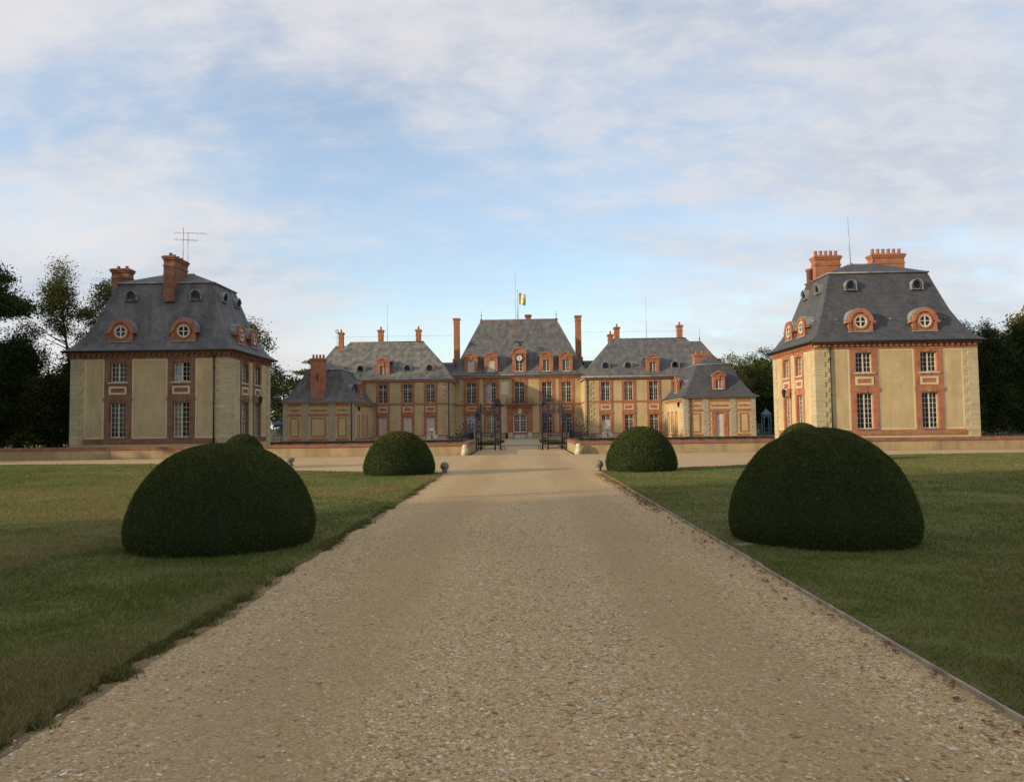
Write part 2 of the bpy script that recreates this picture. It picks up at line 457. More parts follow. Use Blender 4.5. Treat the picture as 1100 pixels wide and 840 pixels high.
# ------------------------------------------------------------------ the ground
def sheet(name, pts, z, mat, label=None):
    b = MB(); b.face([(x, y, z) for x, y in pts], mat)
    return tag(b.build(name), kind='structure')
sheet('ground', [(-900, -900), (900, -900), (900, 1500), (-900, 1500)], -0.03, 'earth')
def wavy(pts, amp, step, seed):
    r = random.Random(seed); out = []
    for (x0, y0), (x1, y1) in zip(pts, pts[1:]):
        L = math.hypot(x1 - x0, y1 - y0); k = max(1, int(L / step))
        for i in range(k):
            t = i / k
            j = r.uniform(-amp, amp)
            out.append((x0 + (x1 - x0) * t + (y1 - y0) / L * j, y0 + (y1 - y0) * t - (x1 - x0) / L * j))
    out.append(pts[-1]); return out
sheet('gravel_path', [(-80, -30), (80, -30), (80, 40.9), (-80, 40.9)], -0.012, 'gravel')
sheet('courtyard', [(-2.9, 40.95), (2.9, 40.95), (2.9, 58.5), (60, 58.5), (60, 91.5), (-60, 91.5), (-60, 58.5), (-2.9, 58.5)], -0.008, 'gravel')
far_l = [(-2.8, 25.4), (-5.4, 26.3), (-9.0, 27.9), (-13.5, 31.2), (-18, 34.6), (-25, 35.4), (-70, 36.5)]
far_r = [(2.8, 25.6), (5.4, 26.6), (9.0, 28.2), (13.5, 31.6), (18, 35.2), (25, 36.0), (70, 36.8)]
def fray(x0, y0, y1, amp, step, seed):
    r = random.Random(seed); ph = [(r.uniform(0, 6.3), f, 1 / f ** 0.75) for f in (0.9, 2.1, 4.3, 9.1, 17, 31)]; out = []
    n = int((y1 - y0) / step)
    for i in range(n + 1):
        y = y0 + (y1 - y0) * i / n
        out.append((x0 + amp * sum(a * sin(f * y + p) for p, f, a in ph) + r.uniform(-.012, .012), y))
    return out
def lawn_poly(far, sx, amp):
    return fray(sx * 2.76, -12, 25.4, amp, 0.05, 3 + sx) + wavy(far, 0.05, 0.4, 9 + sx) + [(sx * 70, -12)]
LAWN_L = lawn_poly(far_l, -1, 0.04)
LAWN_R = lawn_poly(far_r, 1, 0.008)
def lawn(name, poly):
    b = MB()
    b.face([(x, y, 0.018) for x, y in poly], 'turf')
    n = len(poly)
    for i in range(n - 1):
        a, c = poly[i], poly[i + 1]
        b.face([(a[0], a[1], -0.02), (c[0], c[1], -0.02), (c[0], c[1], 0.018), (a[0], a[1], 0.018)], 'soil')
    return tag(b.build(name), kind='structure')
lawn('lawn', LAWN_L); lawn('lawn', LAWN_R)
# bare soil strips where the turf frays into the gravel
def strip(x0, x1, y0, y1, seed, name='soil_strip'):
    a = fray(x0, y0, y1, .04, .05, seed); c = fray(x1, y0, y1, .05, .04, seed + 5)[::-1]
    return sheet(name, a + c, -0.0095, 'soil')
strip(-2.85, -2.66, 1, 20, 31); strip(2.60, 2.80, 14.5, 24.5, 33)
moat_grass = sheet('moat_floor', [(-70, 41.2), (-3.3, 41.2), (-3.3, 58.2), (-70, 58.2)], -0.010, 'turf')
sheet('moat_floor', [(3.3, 41.2), (70, 41.2), (70, 58.2), (3.3, 58.2)], -0.010, 'turf')
for s in (-1, 1):
    sheet('lawn_bed', [(s * 1.9, 60.5), (s * 8, 60.5), (s * 8, 84), (s * 1.9, 84)], 0.004, 'turf')
sheet('stone_walk', [(-1.45, 58), (1.4, 58), (1.6, 88.5), (-1.8, 88.5)], 0.006, 'worn_step')

# grass blades near the camera
def inside(poly, x, y):
    px = np.array([p[0] for p in poly]); py = np.array([p[1] for p in poly]); r = np.zeros(len(x), bool)
    j = len(px) - 1
    for i in range(len(px)):
        c = ((py[i] > y) != (py[j] > y)) & (x < (px[j] - px[i]) * (y - py[i]) / (py[j] - py[i] + 1e-12) + px[i]); r ^= c; j = i
    return r
def vnoise(x, y, s, seed):
    g = np.random.default_rng(seed).random((64, 64)); X = x / s; Y = y / s
    i = np.floor(X).astype(int); j = np.floor(Y).astype(int); fx = X - i; fy = Y - j
    fx = fx * fx * (3 - 2 * fx); fy = fy * fy * (3 - 2 * fy)
    q = lambda a, b: g[a % 64, b % 64]
    return (q(i, j) * (1 - fx) + q(i + 1, j) * fx) * (1 - fy) + (q(i, j + 1) * (1 - fx) + q(i + 1, j + 1) * fx) * fy
def grass(poly, sx, n, label):
    y = 2.5 + (rng.random(n) ** 1.9) * 33.5
    w = y * 0.78 + 0.5
    x = sx * (2.66 + rng.random(n) * np.maximum(w - 2.2, 0.3))
    k = inside(poly, x, y); x = x[k]; y = y[k]; n = len(x)
    d = vnoise(x, y, 0.9, 5) * 0.6 + vnoise(x, y, 0.3, 6) * 0.4
    keep = rng.random(n) < 0.35 + 1.2 * (d - 0.2); x = x[keep]; y = y[keep]; d = d[keep]; n = len(x)
    h = (0.018 + 0.026 * rng.random(n)) * (0.55 + 0.9 * d); wd = (0.0022 + 0.0005 * y) * (0.7 + 0.6 * rng.random(n))
    a = rng.random(n) * 2 * pi; b = rng.random(n) * 2 * pi; ln = h * (0.3 + 0.9 * rng.random(n))
    V = np.zeros((n, 3, 3)); base = np.stack([x, y, np.full(n, 0.014)], 1)
    off = np.stack([np.cos(a) * wd, np.sin(a) * wd, np.zeros(n)], 1)
    V[:, 0] = base - off; V[:, 1] = base + off
    V[:, 2] = base + np.stack([np.cos(b) * ln, np.sin(b) * ln, h], 1)
    dry = np.clip((vnoise(x, y, 2.3, 8) - 0.40) * 3, 0, 1) * (0.8 if sx < 0 else 0.4) + np.clip((vnoise(x, y, 0.7, 9) - 0.55) * 3, 0, 1) * 0.55
    t = np.clip(dry + rng.normal(0, 0.18, n), 0, 1)[:, None]; q = rng.random(n)[:, None]
    g = np.array([0.070, 0.100, 0.022]) * (1 - q) + np.array([0.136, 0.162, 0.044]) * q
    dr = np.array([0.18, 0.135, 0.06]) * (1 - q) + np.array([0.27, 0.22, 0.11]) * q
    me = npmesh('grass', V.reshape(-1, 3), np.arange(n * 3).reshape(-1, 3), 'grass_blade', g * (1 - t) + dr * t)
    tag(link('grass', me), label, 'grass', kind='stuff')
grass(LAWN_L, -1, 330000, 'short patchy grass blades with dry spots left of the gravel drive')
grass(LAWN_R, 1, 300000, 'short green grass blades right of the gravel drive')

# loose stones of the drive
def ico():
    bm = bmesh.new(); bmesh.ops.create_icosphere(bm, subdivisions=1, radius=1.0)
    v = np.array([q.co[:] for q in bm.verts]); f = np.array([[q.index for q in p.verts] for p in bm.faces]); bm.free(); return v, f
IV, IF = ico()
def pebbles(n):
    y = 2.7 + rng.random(n) ** 1.7 * 13.0
    x = rng.uniform(-2.9, 2.78, n)
    ok = rng.random(n) < 0.35 + 0.9 * vnoise(x, y, 0.55, 21) * vnoise(x + 9, y * 0.5, 1.4, 22) * 1.6
    ok &= rng.random(len(x)) < np.where((np.abs(x) > .85) & (np.abs(x) < 1.75), 0.35, 1.0)
    x = x[ok]; y = y[ok]; n = len(x)
    s = 0.0047 + 0.0125 * rng.random(n) ** 3.2
    s[rng.random(n) < 0.012] *= 1.7
    a = rng.random(n) * 2 * pi; ca, sa = np.cos(a), np.sin(a)
    jit = 1 + rng.normal(0, 0.16, (n, len(IV), 1))
    P = IV[None] * jit * np.stack([s * rng.uniform(0.8, 1.6, n), s * rng.uniform(0.6, 1.0, n), s * rng.uniform(0.18, 0.34, n)], 1)[:, None, :]
    X = P[..., 0] * ca[:, None] - P[..., 1] * sa[:, None] + x[:, None]; Y = P[..., 0] * sa[:, None] + P[..., 1] * ca[:, None] + y[:, None]
    Z = P[..., 2] - 0.0115 + (s * 0.10)[:, None]
    V = np.stack([X, Y, Z], -1).reshape(-1, 3)
    Fc = (IF[None] + (np.arange(n) * len(IV))[:, None, None]).reshape(-1, 3)
    pal = np.array([(0.44, 0.30, 0.145), (0.40, 0.275, 0.13), (0.55, 0.42, 0.24), (0.66, 0.58, 0.44), (0.45, 0.25, 0.11), (0.27, 0.22, 0.175), (0.74, 0.69, 0.57), (0.30, 0.205, 0.12)])
    c = pal[rng.choice(len(pal), n, p=[.22, .17, .27, .19, .08, .015, .045, .01])] * rng.uniform(0.75, 1.15, (n, 1))
    me = npmesh('gravel', V, Fc, 'pebble', np.repeat(c, len(IF), axis=0))
    tag(link('gravel', me), 'loose tan and white flint stones strewn over the drive', 'gravel', kind='stuff')
pebbles(60000)
# fallen leaves along the right edge and on the grass
def edge_tufts(n):
    y = 2.8 + rng.random(n) ** 1.6 * 20; q = vnoise(y * 1.0, y * 0 + 3.3, 0.35, 41) * .6 + vnoise(y, y * 0 + 1.3, 0.11, 42) * .4
    x = -2.80 + np.abs(rng.normal(0, 0.10, n)) * np.clip((q - .3) * 2.4, 0.1, 0.9) - .03
    h = rng.uniform(0.015, 0.055, n) * np.clip(q * 1.6, .4, 1.3); a = rng.random(n) * 6.28; w = 0.0025 + 0.0004 * y
    V = np.zeros((n, 3, 3)); b0 = np.stack([x, y, np.full(n, -.008)], 1); o = np.stack([np.cos(a) * w, np.sin(a) * w, 0 * w], 1)
    V[:, 0] = b0 - o; V[:, 1] = b0 + o; l = h * rng.uniform(.2, 1.2, n); t = rng.random(n) * 6.28
    V[:, 2] = b0 + np.stack([np.cos(t) * l, np.sin(t) * l, h], 1); k = rng.random(n)[:, None]; d = (rng.random(n) < .35)[:, None]
    c = np.where(d, np.array([.2, .15, .07]) * (.7 + .5 * k), np.array([.05, .075, .02]) * (1 - k) + np.array([.10, .13, .04]) * k)
    me = npmesh('edge_grass', V.reshape(-1, 3), np.arange(n * 3).reshape(-1, 3), 'grass_blade', c)
    tag(link('edge_grass', me), 'ragged grass tufts creeping over the left edge of the gravel drive', 'grass', kind='stuff')
edge_tufts(60000)
def litter(n):
    y = np.concatenate([rng.uniform(13.5, 24.5, n), rng.uniform(3.5, 13.5, n // 5)]); m = len(y)
    x = 2.62 + rng.normal(0, 0.13, m)
    a = rng.random(m) * 2 * pi; s = rng.uniform(0.015, 0.035, m)
    t = np.stack([np.cos(a) * s, np.sin(a) * s, rng.normal(0, 0.006, m)], 1); b = np.stack([-np.sin(a) * s * .6, np.cos(a) * s * .6, rng.normal(0, 0.006, m)], 1)
    c = np.stack([x, y, np.where(x > 2.76, 0.035, 0.006)], 1)
    V = np.stack([c - t, c + b, c + t, c - b], 1).reshape(-1, 3)
    q = rng.random(m)[:, None]
    me = npmesh('leaf_litter', V, np.arange(m * 4).reshape(-1, 4), 'leaf', np.array([0.24, 0.10, 0.04]) * q + np.array([0.14, 0.08, 0.035]) * (1 - q))
    tag(link('leaf_litter', me), 'brown fallen leaves along the right edge of the drive', 'leaves', kind='stuff')
litter(1000)

# wooden edging board on the right
b = MB()
prev = None
r_ = random.Random(4)
yy = 0.5
while yy < 16.4:
    L = 2.6
    b.box(F(2.72 + r_.uniform(-.006, .006), yy), 0, 0.020, -L + 0.012, 0, -0.03, 0.026 + r_.uniform(-.006, .004), 'edge_wood')
    yy += L
tag(b.build('edging_board'), 'thin weathered wooden edging board between the drive and right lawn', 'edging')
b = MB(); b.prism(F(0, 0), [(0, 0)] * 0 or [(-.13, .0), (.13, .0), (.11, .03), (-.10, .035)], -.09, .09, 'flat_stone')
tag(b.build('flat_stone', None, (2.98, 9.75, -0.005), 0.3), 'flat grey stone beside the edging at the foot of right foreground dome bush', 'stone')

# ------------------------------------------------------------------ clipped yew domes
def dome_mesh(name, Rr, H, leaves, seed, leaf=0.02, brown=0.0, tuck=0.07, fn=2.06, fe=0.49):
    r = np.random.default_rng(seed)
    def prof(t):      # t 0 at the base, 1 on top
        return (1 - np.abs(t) ** fn) ** fe * (1 - tuck * np.clip(1 - t / 0.22, 0, 1) ** 1.5)
    na, nz = 96, 44
    ph = np.linspace(0, pi / 2, nz); T = np.sin(ph); A = np.arange(na) * 2 * pi / na
    cs = r.normal(0, 1, (6, 3)); fr = r.uniform(5, 14, 6)
    def disp(P):
        d = 0
        for c, f in zip(cs, fr): d = d + np.sin(P @ (c * f) + f * 3) * 0.0022
        return d
    def pos(a, t, ex=0.0):
        q = prof(t); P = np.stack([np.cos(a) * q * Rr, np.sin(a) * q * Rr, t * H], -1)
        k = 1 + disp(P) / Rr + ex; P[..., :2] *= k[..., None]; P[..., 2] = P[..., 2] * k
        return P
    AA, TT = np.meshgrid(A, T); P = pos(AA, TT, -0.012).reshape(-1, 3)
    i = np.arange(nz - 1)[:, None] * na + np.arange(na)[None]; j = np.arange(nz - 1)[:, None] * na + (np.arange(na)[None] + 1) % na
    quads = np.stack([i, j, j + na, i + na], -1).reshape(-1, 4)
    n = leaves
    t = r.random(n) ** 1.0; t = np.sin(t * pi / 2) ** 0.85 * 0.998; a = r.random(n) * 2 * pi
    C = pos(a, t, r.uniform(-0.012, 0.012, n))
    N = np.stack([np.cos(a) * np.cos(t * pi / 2) , np.sin(a) * np.cos(t * pi / 2), np.sin(t * pi / 2) + 0.05], 1); N /= np.linalg.norm(N, axis=1)[:, None]
    shoot = r.random(n) < 0.006; C = C + N * (shoot * r.uniform(0.008, 0.028, n))[:, None]
    D = N * 0.9 + r.normal(0, 0.5, (n, 3)); D /= np.linalg.norm(D, axis=1)[:, None]
    Sd = np.cross(D, r.normal(0, 1, (n, 3))); Sd /= np.linalg.norm(Sd, axis=1)[:, None]
    s = leaf * r.uniform(0.6, 1.4, n)[:, None]
    LV = np.stack([C - Sd * s * 0.45, C + D * s * 0.9, C + Sd * s * 0.45, C - D * s * 0.5], 1).reshape(-1, 3)
    V = np.concatenate([P, LV]); Fc = np.concatenate([quads, np.arange(n * 4).reshape(-1, 4) + len(P)])
    q = r.random(n)[:, None]; mot = (0.5 + 0.5 * np.sin(C @ (cs[0] * 5) + 2 * np.sin(C @ (cs[1] * 4))))[:, None]
    col = np.array([0.038, 0.056, 0.015]) * (1 - q) + np.array([0.072, 0.098, 0.024]) * q
    col = col * (0.92 + 0.12 * mot)
    brown_lit = (r.random(n)[:, None] < 0.03 + brown * np.clip((C[:, 2:3] / H - 0.6) * 2.5, 0, 1)).astype(float)  # brown tips, more towards the top: partly sky light put into the colour
    col = col * (1 - brown_lit) + (np.array([0.125, 0.088, 0.032]) * (0.6 + 0.8 * q)) * brown_lit
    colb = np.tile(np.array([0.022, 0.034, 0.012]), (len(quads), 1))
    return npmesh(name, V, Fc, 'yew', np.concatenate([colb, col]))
G_D = 'clipped yew domes on the lawns'
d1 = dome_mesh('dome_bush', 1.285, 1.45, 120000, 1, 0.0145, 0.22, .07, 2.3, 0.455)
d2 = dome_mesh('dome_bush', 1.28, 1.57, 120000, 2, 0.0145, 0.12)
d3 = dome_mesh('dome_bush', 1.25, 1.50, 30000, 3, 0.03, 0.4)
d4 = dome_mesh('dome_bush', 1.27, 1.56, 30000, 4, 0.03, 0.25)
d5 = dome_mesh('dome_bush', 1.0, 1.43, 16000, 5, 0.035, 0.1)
for me, x, y, rz, lab in (
        (d1, -4.30, 10.32, 0, 'large dark clipped dome bush in the left foreground, widest one left of drive'),
        (d2, 4.24, 10.30, 1, 'large dark green clipped dome bush in the right foreground'),
        (d3, -4.28, 25.1, 2, 'brown-topped clipped dome bush at far corner of left lawn'),
        (d4, 4.24, 25.6, 3, 'clipped dome bush with lit left flank at far corner of right lawn'),
        (d5, -11.7, 30.0, 4, 'dome bush mostly hidden behind the left foreground dome'),
        (d5, 11.65, 30.0, 5, 'dome bush whose top just peeks over the right foreground dome')):
    o = link('dome_bush', me, None, (x, y, -0.02), rz); tag(o, lab, 'topiary bush', G_D)
    if me is d5 and x > 0: o.scale = (1.12, 1.12, 1.12)

# ------------------------------------------------------------------ ball stones
def ball_stone(x, y, label):
    t = thing('ball_stone', label, 'stone ball', (x, y, -0.01), 0, 'stone balls at the lawn corners')
    b = MB(); b.lathe((0, 0, 0), [(0.10, 0), (0.10, 0.06), (0.085, 0.08), (0.085, 0.13)], 'old_stone'); b.build('base', t)
    b = MB(); b.lathe((0, 0, 0.235), [(0.155 * sin(pi * i / 14) + 0.001, -0.155 * cos(pi * i / 14)) for i in range(15)], 'old_stone', 24); b.build('ball', t)
ball_stone(-2.76, 25.7, 'small weathered stone ball at the corner of left lawn beside the drive')
ball_stone(2.77, 25.9, 'small weathered stone ball at the corner of right lawn beside the drive')
t = thing('stone_urn', 'small squat dark stone urn on the gravel beyond the left lawn', 'urn', (-10.3, 31.9, -0.01))
b = MB(); b.lathe((0, 0, 0), [(0.14, 0), (0.14, 0.05), (0.08, 0.09), (0.08, 0.13)], 'old_stone'); b.build('foot', t)
b = MB(); b.lathe((0, 0, 0), [(0.085, 0.13), (0.15, 0.17), (0.17, 0.25), (0.165, 0.27), (0.19, 0.29), (0.19, 0.34), (0.14, 0.34), (0.10, 0.31)], 'old_stone'); b.build('bowl', t)

# ------------------------------------------------------------------ moat walls, guard stones
def moat_wall(s, label):
    t = thing('moat_wall', label, 'wall', (s * 3.1, 41.0, 0), 0, 'low walls in front of the moat')
    a, c = sorted((0.0, s * 62.0)); e, g = sorted((0.0, s * 0.42))
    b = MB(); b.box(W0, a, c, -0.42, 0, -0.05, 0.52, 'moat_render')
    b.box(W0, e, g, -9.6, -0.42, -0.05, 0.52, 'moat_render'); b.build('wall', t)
    b = MB(); b.box(W0, a - (0.05 if s < 0 else 0.05), c + 0.05, -0.47, 0.05, 0.52, 0.64, 'old_shaded_brick')
    b.box(W0, a - 0.02, c + 0.02, -0.44, 0.02, 0.64, 0.70, 'old_shaded_brick')
    b.box(W0, e - 0.05, g + 0.05, -9.65, -0.47, 0.52, 0.64, 'old_shaded_brick'); b.box(W0, e - 0.02, g + 0.02, -9.62, -0.44, 0.64, 0.70, 'old_shaded_brick')
    b.build('coping', t)
    k = MB()
    for i in range(7):
        x = s * (4 + i * 8.3); k.box(W0, x - 0.02, x + 0.02, 0.002, 0.012, 0.02, 0.5, 'old_stone')
    k.build('joint', t)
moat_wall(-1, 'low cream moat wall with brick coping left of the gate')
moat_wall(1, 'low cream moat wall with brick coping right of the gate')
for s, lab in ((-1, 'pale stone guard post at the end of left moat wall'), (1, 'pale stone guard post at the end of right moat wall')):
    b = MB(); b.lathe((0, 0, 0), [(0.21, -0.02), (0.19, 0.2), (0.15, 0.5), (0.13, 0.56), (0.06, 0.6)], 'cream_stone', 18)
    tag(b.build('guard_stone', None, (s * 3.22, 40.72, 0)), lab, 'guard stone', 'guard stones by the moat walls')
def parapet(s, label):
    t = thing('moat_parapet', label, 'wall', (s * 3.6, 58.0, 0), 0, 'dark parapets beyond the moat')
    a, c = sorted((0.0, s * (27.0 if s < 0 else 50.0)))
    b = MB(); b.box(W0, a, c, -0.4, 0, -0.1, 0.42, 'ashlar_grey'); b.build('wall', t)
    b = MB(); b.box(W0, a - 0.06, c + 0.06, -0.46, 0.06, 0.42, 0.56, 'dark_coping'); b.build('coping', t)
    k = MB(); k.box(W0, -0.16, 0.16, 0.001, 0.03, 0.26, 0.40, 'old_stone'); km = k.mesh('bracket')
    for i in range(18 if s < 0 else 34): link('bracket', km, t, (s * (0.7 + i * 1.45), 0, 0))
parapet(-1, 'dark-coped parapet across the moat on the left side')
parapet(1, 'dark-coped parapet across the moat on the right side')

# ------------------------------------------------------------------ lions
def lion_mesh():
    # one continuous skin: overlapping volumes fused by a voxel remesh
    E = [((0, .16, .28), (.30, .30, .30)), ((0, .04, .42), (.25, .24, .32)), ((0, -.08, .62), (.30, .24, .30)), ((0, -.16, .74), (.25, .22, .24)), ((0, -.28, .74), (.15, .14, .16)), ((0, -.38, .69), (.10, .10, .09)),
         ((.29, .10, .20), (.15, .26, .22)), ((-.29, .10, .20), (.15, .26, .22)), ((.32, -.16, .07), (.10, .17, .08)), ((-.32, -.16, .07), (.10, .17, .08)),
         ((.15, -.20, .36), (.10, .11, .26)), ((-.15, -.20, .36), (.10, .11, .26)), ((.15, -.25, .14), (.085, .09, .16)), ((-.15, -.25, .14), (.085, .09, .16)), ((.15, -.33, .06), (.10, .13, .07)), ((-.15, -.33, .06), (.10, .13, .07)),
         ((.15, -.14, .94), (.06, .05, .07)), ((-.15, -.14, .94), (.06, .05, .07)), ((.30, .36, .06), (.20, .05, .05))]
    bm = bmesh.new()
    for c, q in E:
        res = bmesh.ops.create_uvsphere(bm, u_segments=20, v_segments=12, radius=1.0)
        for v in res['verts']: v.co = Vector((c[0] + v.co.x * q[0], c[1] + v.co.y * q[1], c[2] + v.co.z * q[2]))
    me = bpy.data.meshes.new('lion_body'); bm.to_mesh(me); bm.free()
    o = bpy.data.objects.new('lion_tmp', me); COL.objects.link(o)
    m = o.modifiers.new('remesh', 'REMESH'); m.mode = 'VOXEL'; m.voxel_size = 0.022
    sm = o.modifiers.new('smooth', 'SMOOTH'); sm.iterations = 4
    dg = bpy.context.evaluated_depsgraph_get()
    res = bpy.data.meshes.new_from_object(o.evaluated_get(dg)); res.name = 'body'
    for v in res.vertices:        # locks of the mane
        x, y, z = v.co
        w = max(0, 1 - abs(z - .70) / .30) * max(0, min(1, (y + .30) / .14))
        k = 1 + 0.09 * w * sin(9 * atan2(z - .70, x) + 14 * y)
        v.co.x *= k
    for p in res.polygons: p.use_smooth = True
    res.materials.clear(); res.materials.append(M['statue_stone'])
    bpy.data.objects.remove(o); return res
lm = lion_mesh()
def lion(x, label):
    t = thing('stone_lion', label, 'statue', (x, 58.2, 0.56), 0, 'stone lions on the parapet')
    b = MB(); b.box(W0, -0.42, 0.42, -0.48, 0.40, 0, 0.09, 'statue_stone'); b.build('plinth', t)
    o = link('body', lm, t, (0, 0, 0.08)); o.scale = (0.98, 1.0, 0.90)
lion(-7.25, 'pale seated stone lion on the parapet left of the gate')
lion(6.95, 'pale seated stone lion on the parapet right of the gate')

# ------------------------------------------------------------------ iron gate screens
def scroll(b, c, r, turns, fl, m, rad=0.014, th0=0.0, axis=0):
    pts = []
    for i in range(int(14 * turns) + 1):
        a = th0 + fl * 2 * pi * i / 14; q = r * (1 - 0.75 * i / (14 * turns))
        pts.append((c[0] + q * cos(a), c[1], c[2] + q * sin(a)))
    b.path(pts, rad * 1.7, m, 5)
def gate(s, label):
    t = thing('iron_gate', label, 'gate', (s * 2.27, 49.0, 0), 0, 'iron gate screens at the bridge')
    X = lambda px: s * (px - 2.27)
    def post(px, h, r=0.045):
        b = MB(); x = X(px)
        b.tube((x, 0, 0), (x, 0, h), r, r, 'iron', 8)
        b.lathe((x, 0, h), [(r * 1.5, 0), (r * 1.5, 0.05), (r * .6, 0.07), (r * 1.2, 0.13), (r * 0.3, 0.24), (0.005, 0.3)], 'iron', 10)
        b.build('post', t)
    for px, h, r in ((1.43, 3.05, .06), (1.80, 2.9, .05), (2.76, 2.95, .06), (3.08, 2.4, .05)): post(px, h, r)
    for a, c in ((1.43, 1.80), (2.76, 3.08)):
        b = MB()
        for z in (0.15, 1.0, 1.85, 2.5): b.box(W0, min(X(a), X(c)), max(X(a), X(c)), -0.02, 0.02, z - .02, z + .02, 'iron')
        w = abs(c - a) / 2 - 0.05; m = (X(a) + X(c)) / 2
        b.tube((m, 0, 0.15), (m, 0, 2.5), 0.014, 0.014, 'iron', 5)
        for z in (0.4, 0.75, 1.25, 1.6, 2.1, 2.35):
            scroll(b, (m, 0, z), w * .9, 1.6, 1 if int(z * 20) % 2 else -1, 'iron', 0.016, pi / 2)
        b.build('pier_scrollwork', t)
    b = MB()
    x0, x1 = sorted((X(1.85), X(2.71)))
    for z, hh in ((0.1, .03), (0.95, .035), (1.15, .02)): b.box(W0, x0, x1, -0.018, 0.018, z - hh, z + hh, 'iron')
    n = 9
    for i in range(n + 1):
        x = x0 + (x1 - x0) * i / n
        b.tube((x, 0, 0.1), (x, 0, 1.15), 0.010, 0.010, 'iron', 5)
    for i in (0, 3, 6, 9):
        x = x0 + (x1 - x0) * i / n; b.tube((x, 0, 1.15), (x, 0, 2.5), 0.012, 0.012, 'iron', 5)
    b.box(W0, min(X(1.93), X(2.1)), max(X(1.93), X(2.1)), -0.03, 0.03, 0.86, 1.04, 'iron_dark')
    b.build('wicket_gate', t)
    b = MB(); lo, hi = sorted((X(1.43), X(2.9)))
    for z in (2.5, 2.86): b.box(W0, lo, hi, -0.022, 0.022, z - .025, z + .025, 'iron')
    for i in range(7):
        x = lo + (hi - lo) * (i + .5) / 7; scroll(b, (x, 0, 2.68), 0.13, 1.3, (-1) ** i, 'iron', 0.015, pi / 2 * (-1) ** i)
    b.build('overthrow', t)
    b = MB(); m = X(1.62)
    for i in range(7):
        a = -0.9 + 0.3 * i; L = 0.9 - 0.45 * abs(a) / .9
        b.tube((m + .12 * sin(a), 0, 2.95), (m + (L * .55) * sin(a), 0, 2.95 + L * cos(a)), 0.032, 0.014, 'iron', 5)
    for sx in (-1, 1):
        scroll(b, (m + sx * 0.17, 0, 3.08), 0.15, 1.5, sx, 'iron', 0.018, pi / 2); scroll(b, (m + sx * 0.33, 0, 3.0), 0.1, 1.3, -sx, 'iron', 0.016, pi / 2)
        scroll(b, (m + sx * 0.1, 0, 3.38), 0.1, 1.4, -sx, 'iron', 0.016, 0)
    b.build('crest', t)
    b = MB(); m = X(2.92)
    for i in range(4):
        scroll(b, (m + s * 0.05, 0, 2.2 + i * .18), 0.14, 1.4, (-1) ** i, 'iron', 0.016, i)
    b.build('side_bracket', t)
gate(-1, 'wrought iron gate screen with scrolled crest left of the bridge opening')
gate(1, 'wrought iron gate screen with scrolled crest right of the bridge opening')
def fan(s, label):
    t = thing('spiked_fan', label, 'iron fan', (s * 3.30, 49.6, 0.70), 0, 'spiked iron fans on the wall ends')
    r = random.Random(5 + s)
    b = MB()
    for i in range(13):
        a = 0.08 + i * 0.105
        L = 1.25 if i % 2 else 1.0
        p0 = (s * 0.1 * sin(a), 0, 0.05); p1 = (s * L * sin(a), 0.02 * (i % 3), 0.02 + L * cos(a))
        b.tube(p0, p1, 0.028, 0.022, 'iron', 5)
        d = Vector(p1) - Vector(p0); d.normalize()
        b.tube(p1, tuple(Vector(p1) + d * 0.2), 0.055, 0.004, 'iron', 6)
    b.build('spike', t)
    b = MB()
    for q in (0.45, 0.8):
        b.path([(s * q * sin(a * .15), 0, 0.02 + q * cos(a * .15)) for a in range(0, 10)], 0.014, 'iron', 5)
    for i in range(6):
        scroll(b, (s * (0.25 + 0.3 * i), 0, 0.16 + 0.05 * (i % 2)), 0.15, 1.5, (-1) ** i * s, 'iron', 0.02, i)
    b.build('scrollwork', t)
fan(-1, 'black spiked iron fan bristling over left moat wall end')
fan(1, 'black spiked iron fan bristling over right moat wall end')
for s, lab in ((-1, 'small bent iron gate stop on the ground left of the opening'), (1, 'small bent iron gate stop on the ground right of the opening')):
    b = MB(); b.path([(s * 1.30, 48.9, 0), (s * 1.28, 48.9, .22), (s * 1.22, 48.9, .3), (s * 1.16, 48.9, .24), (s * 1.15, 48.9, 0)], 0.022, 'iron_dark')
    tag(b.build('gate_stop'), lab, 'gate stop', 'iron stops of the gate')

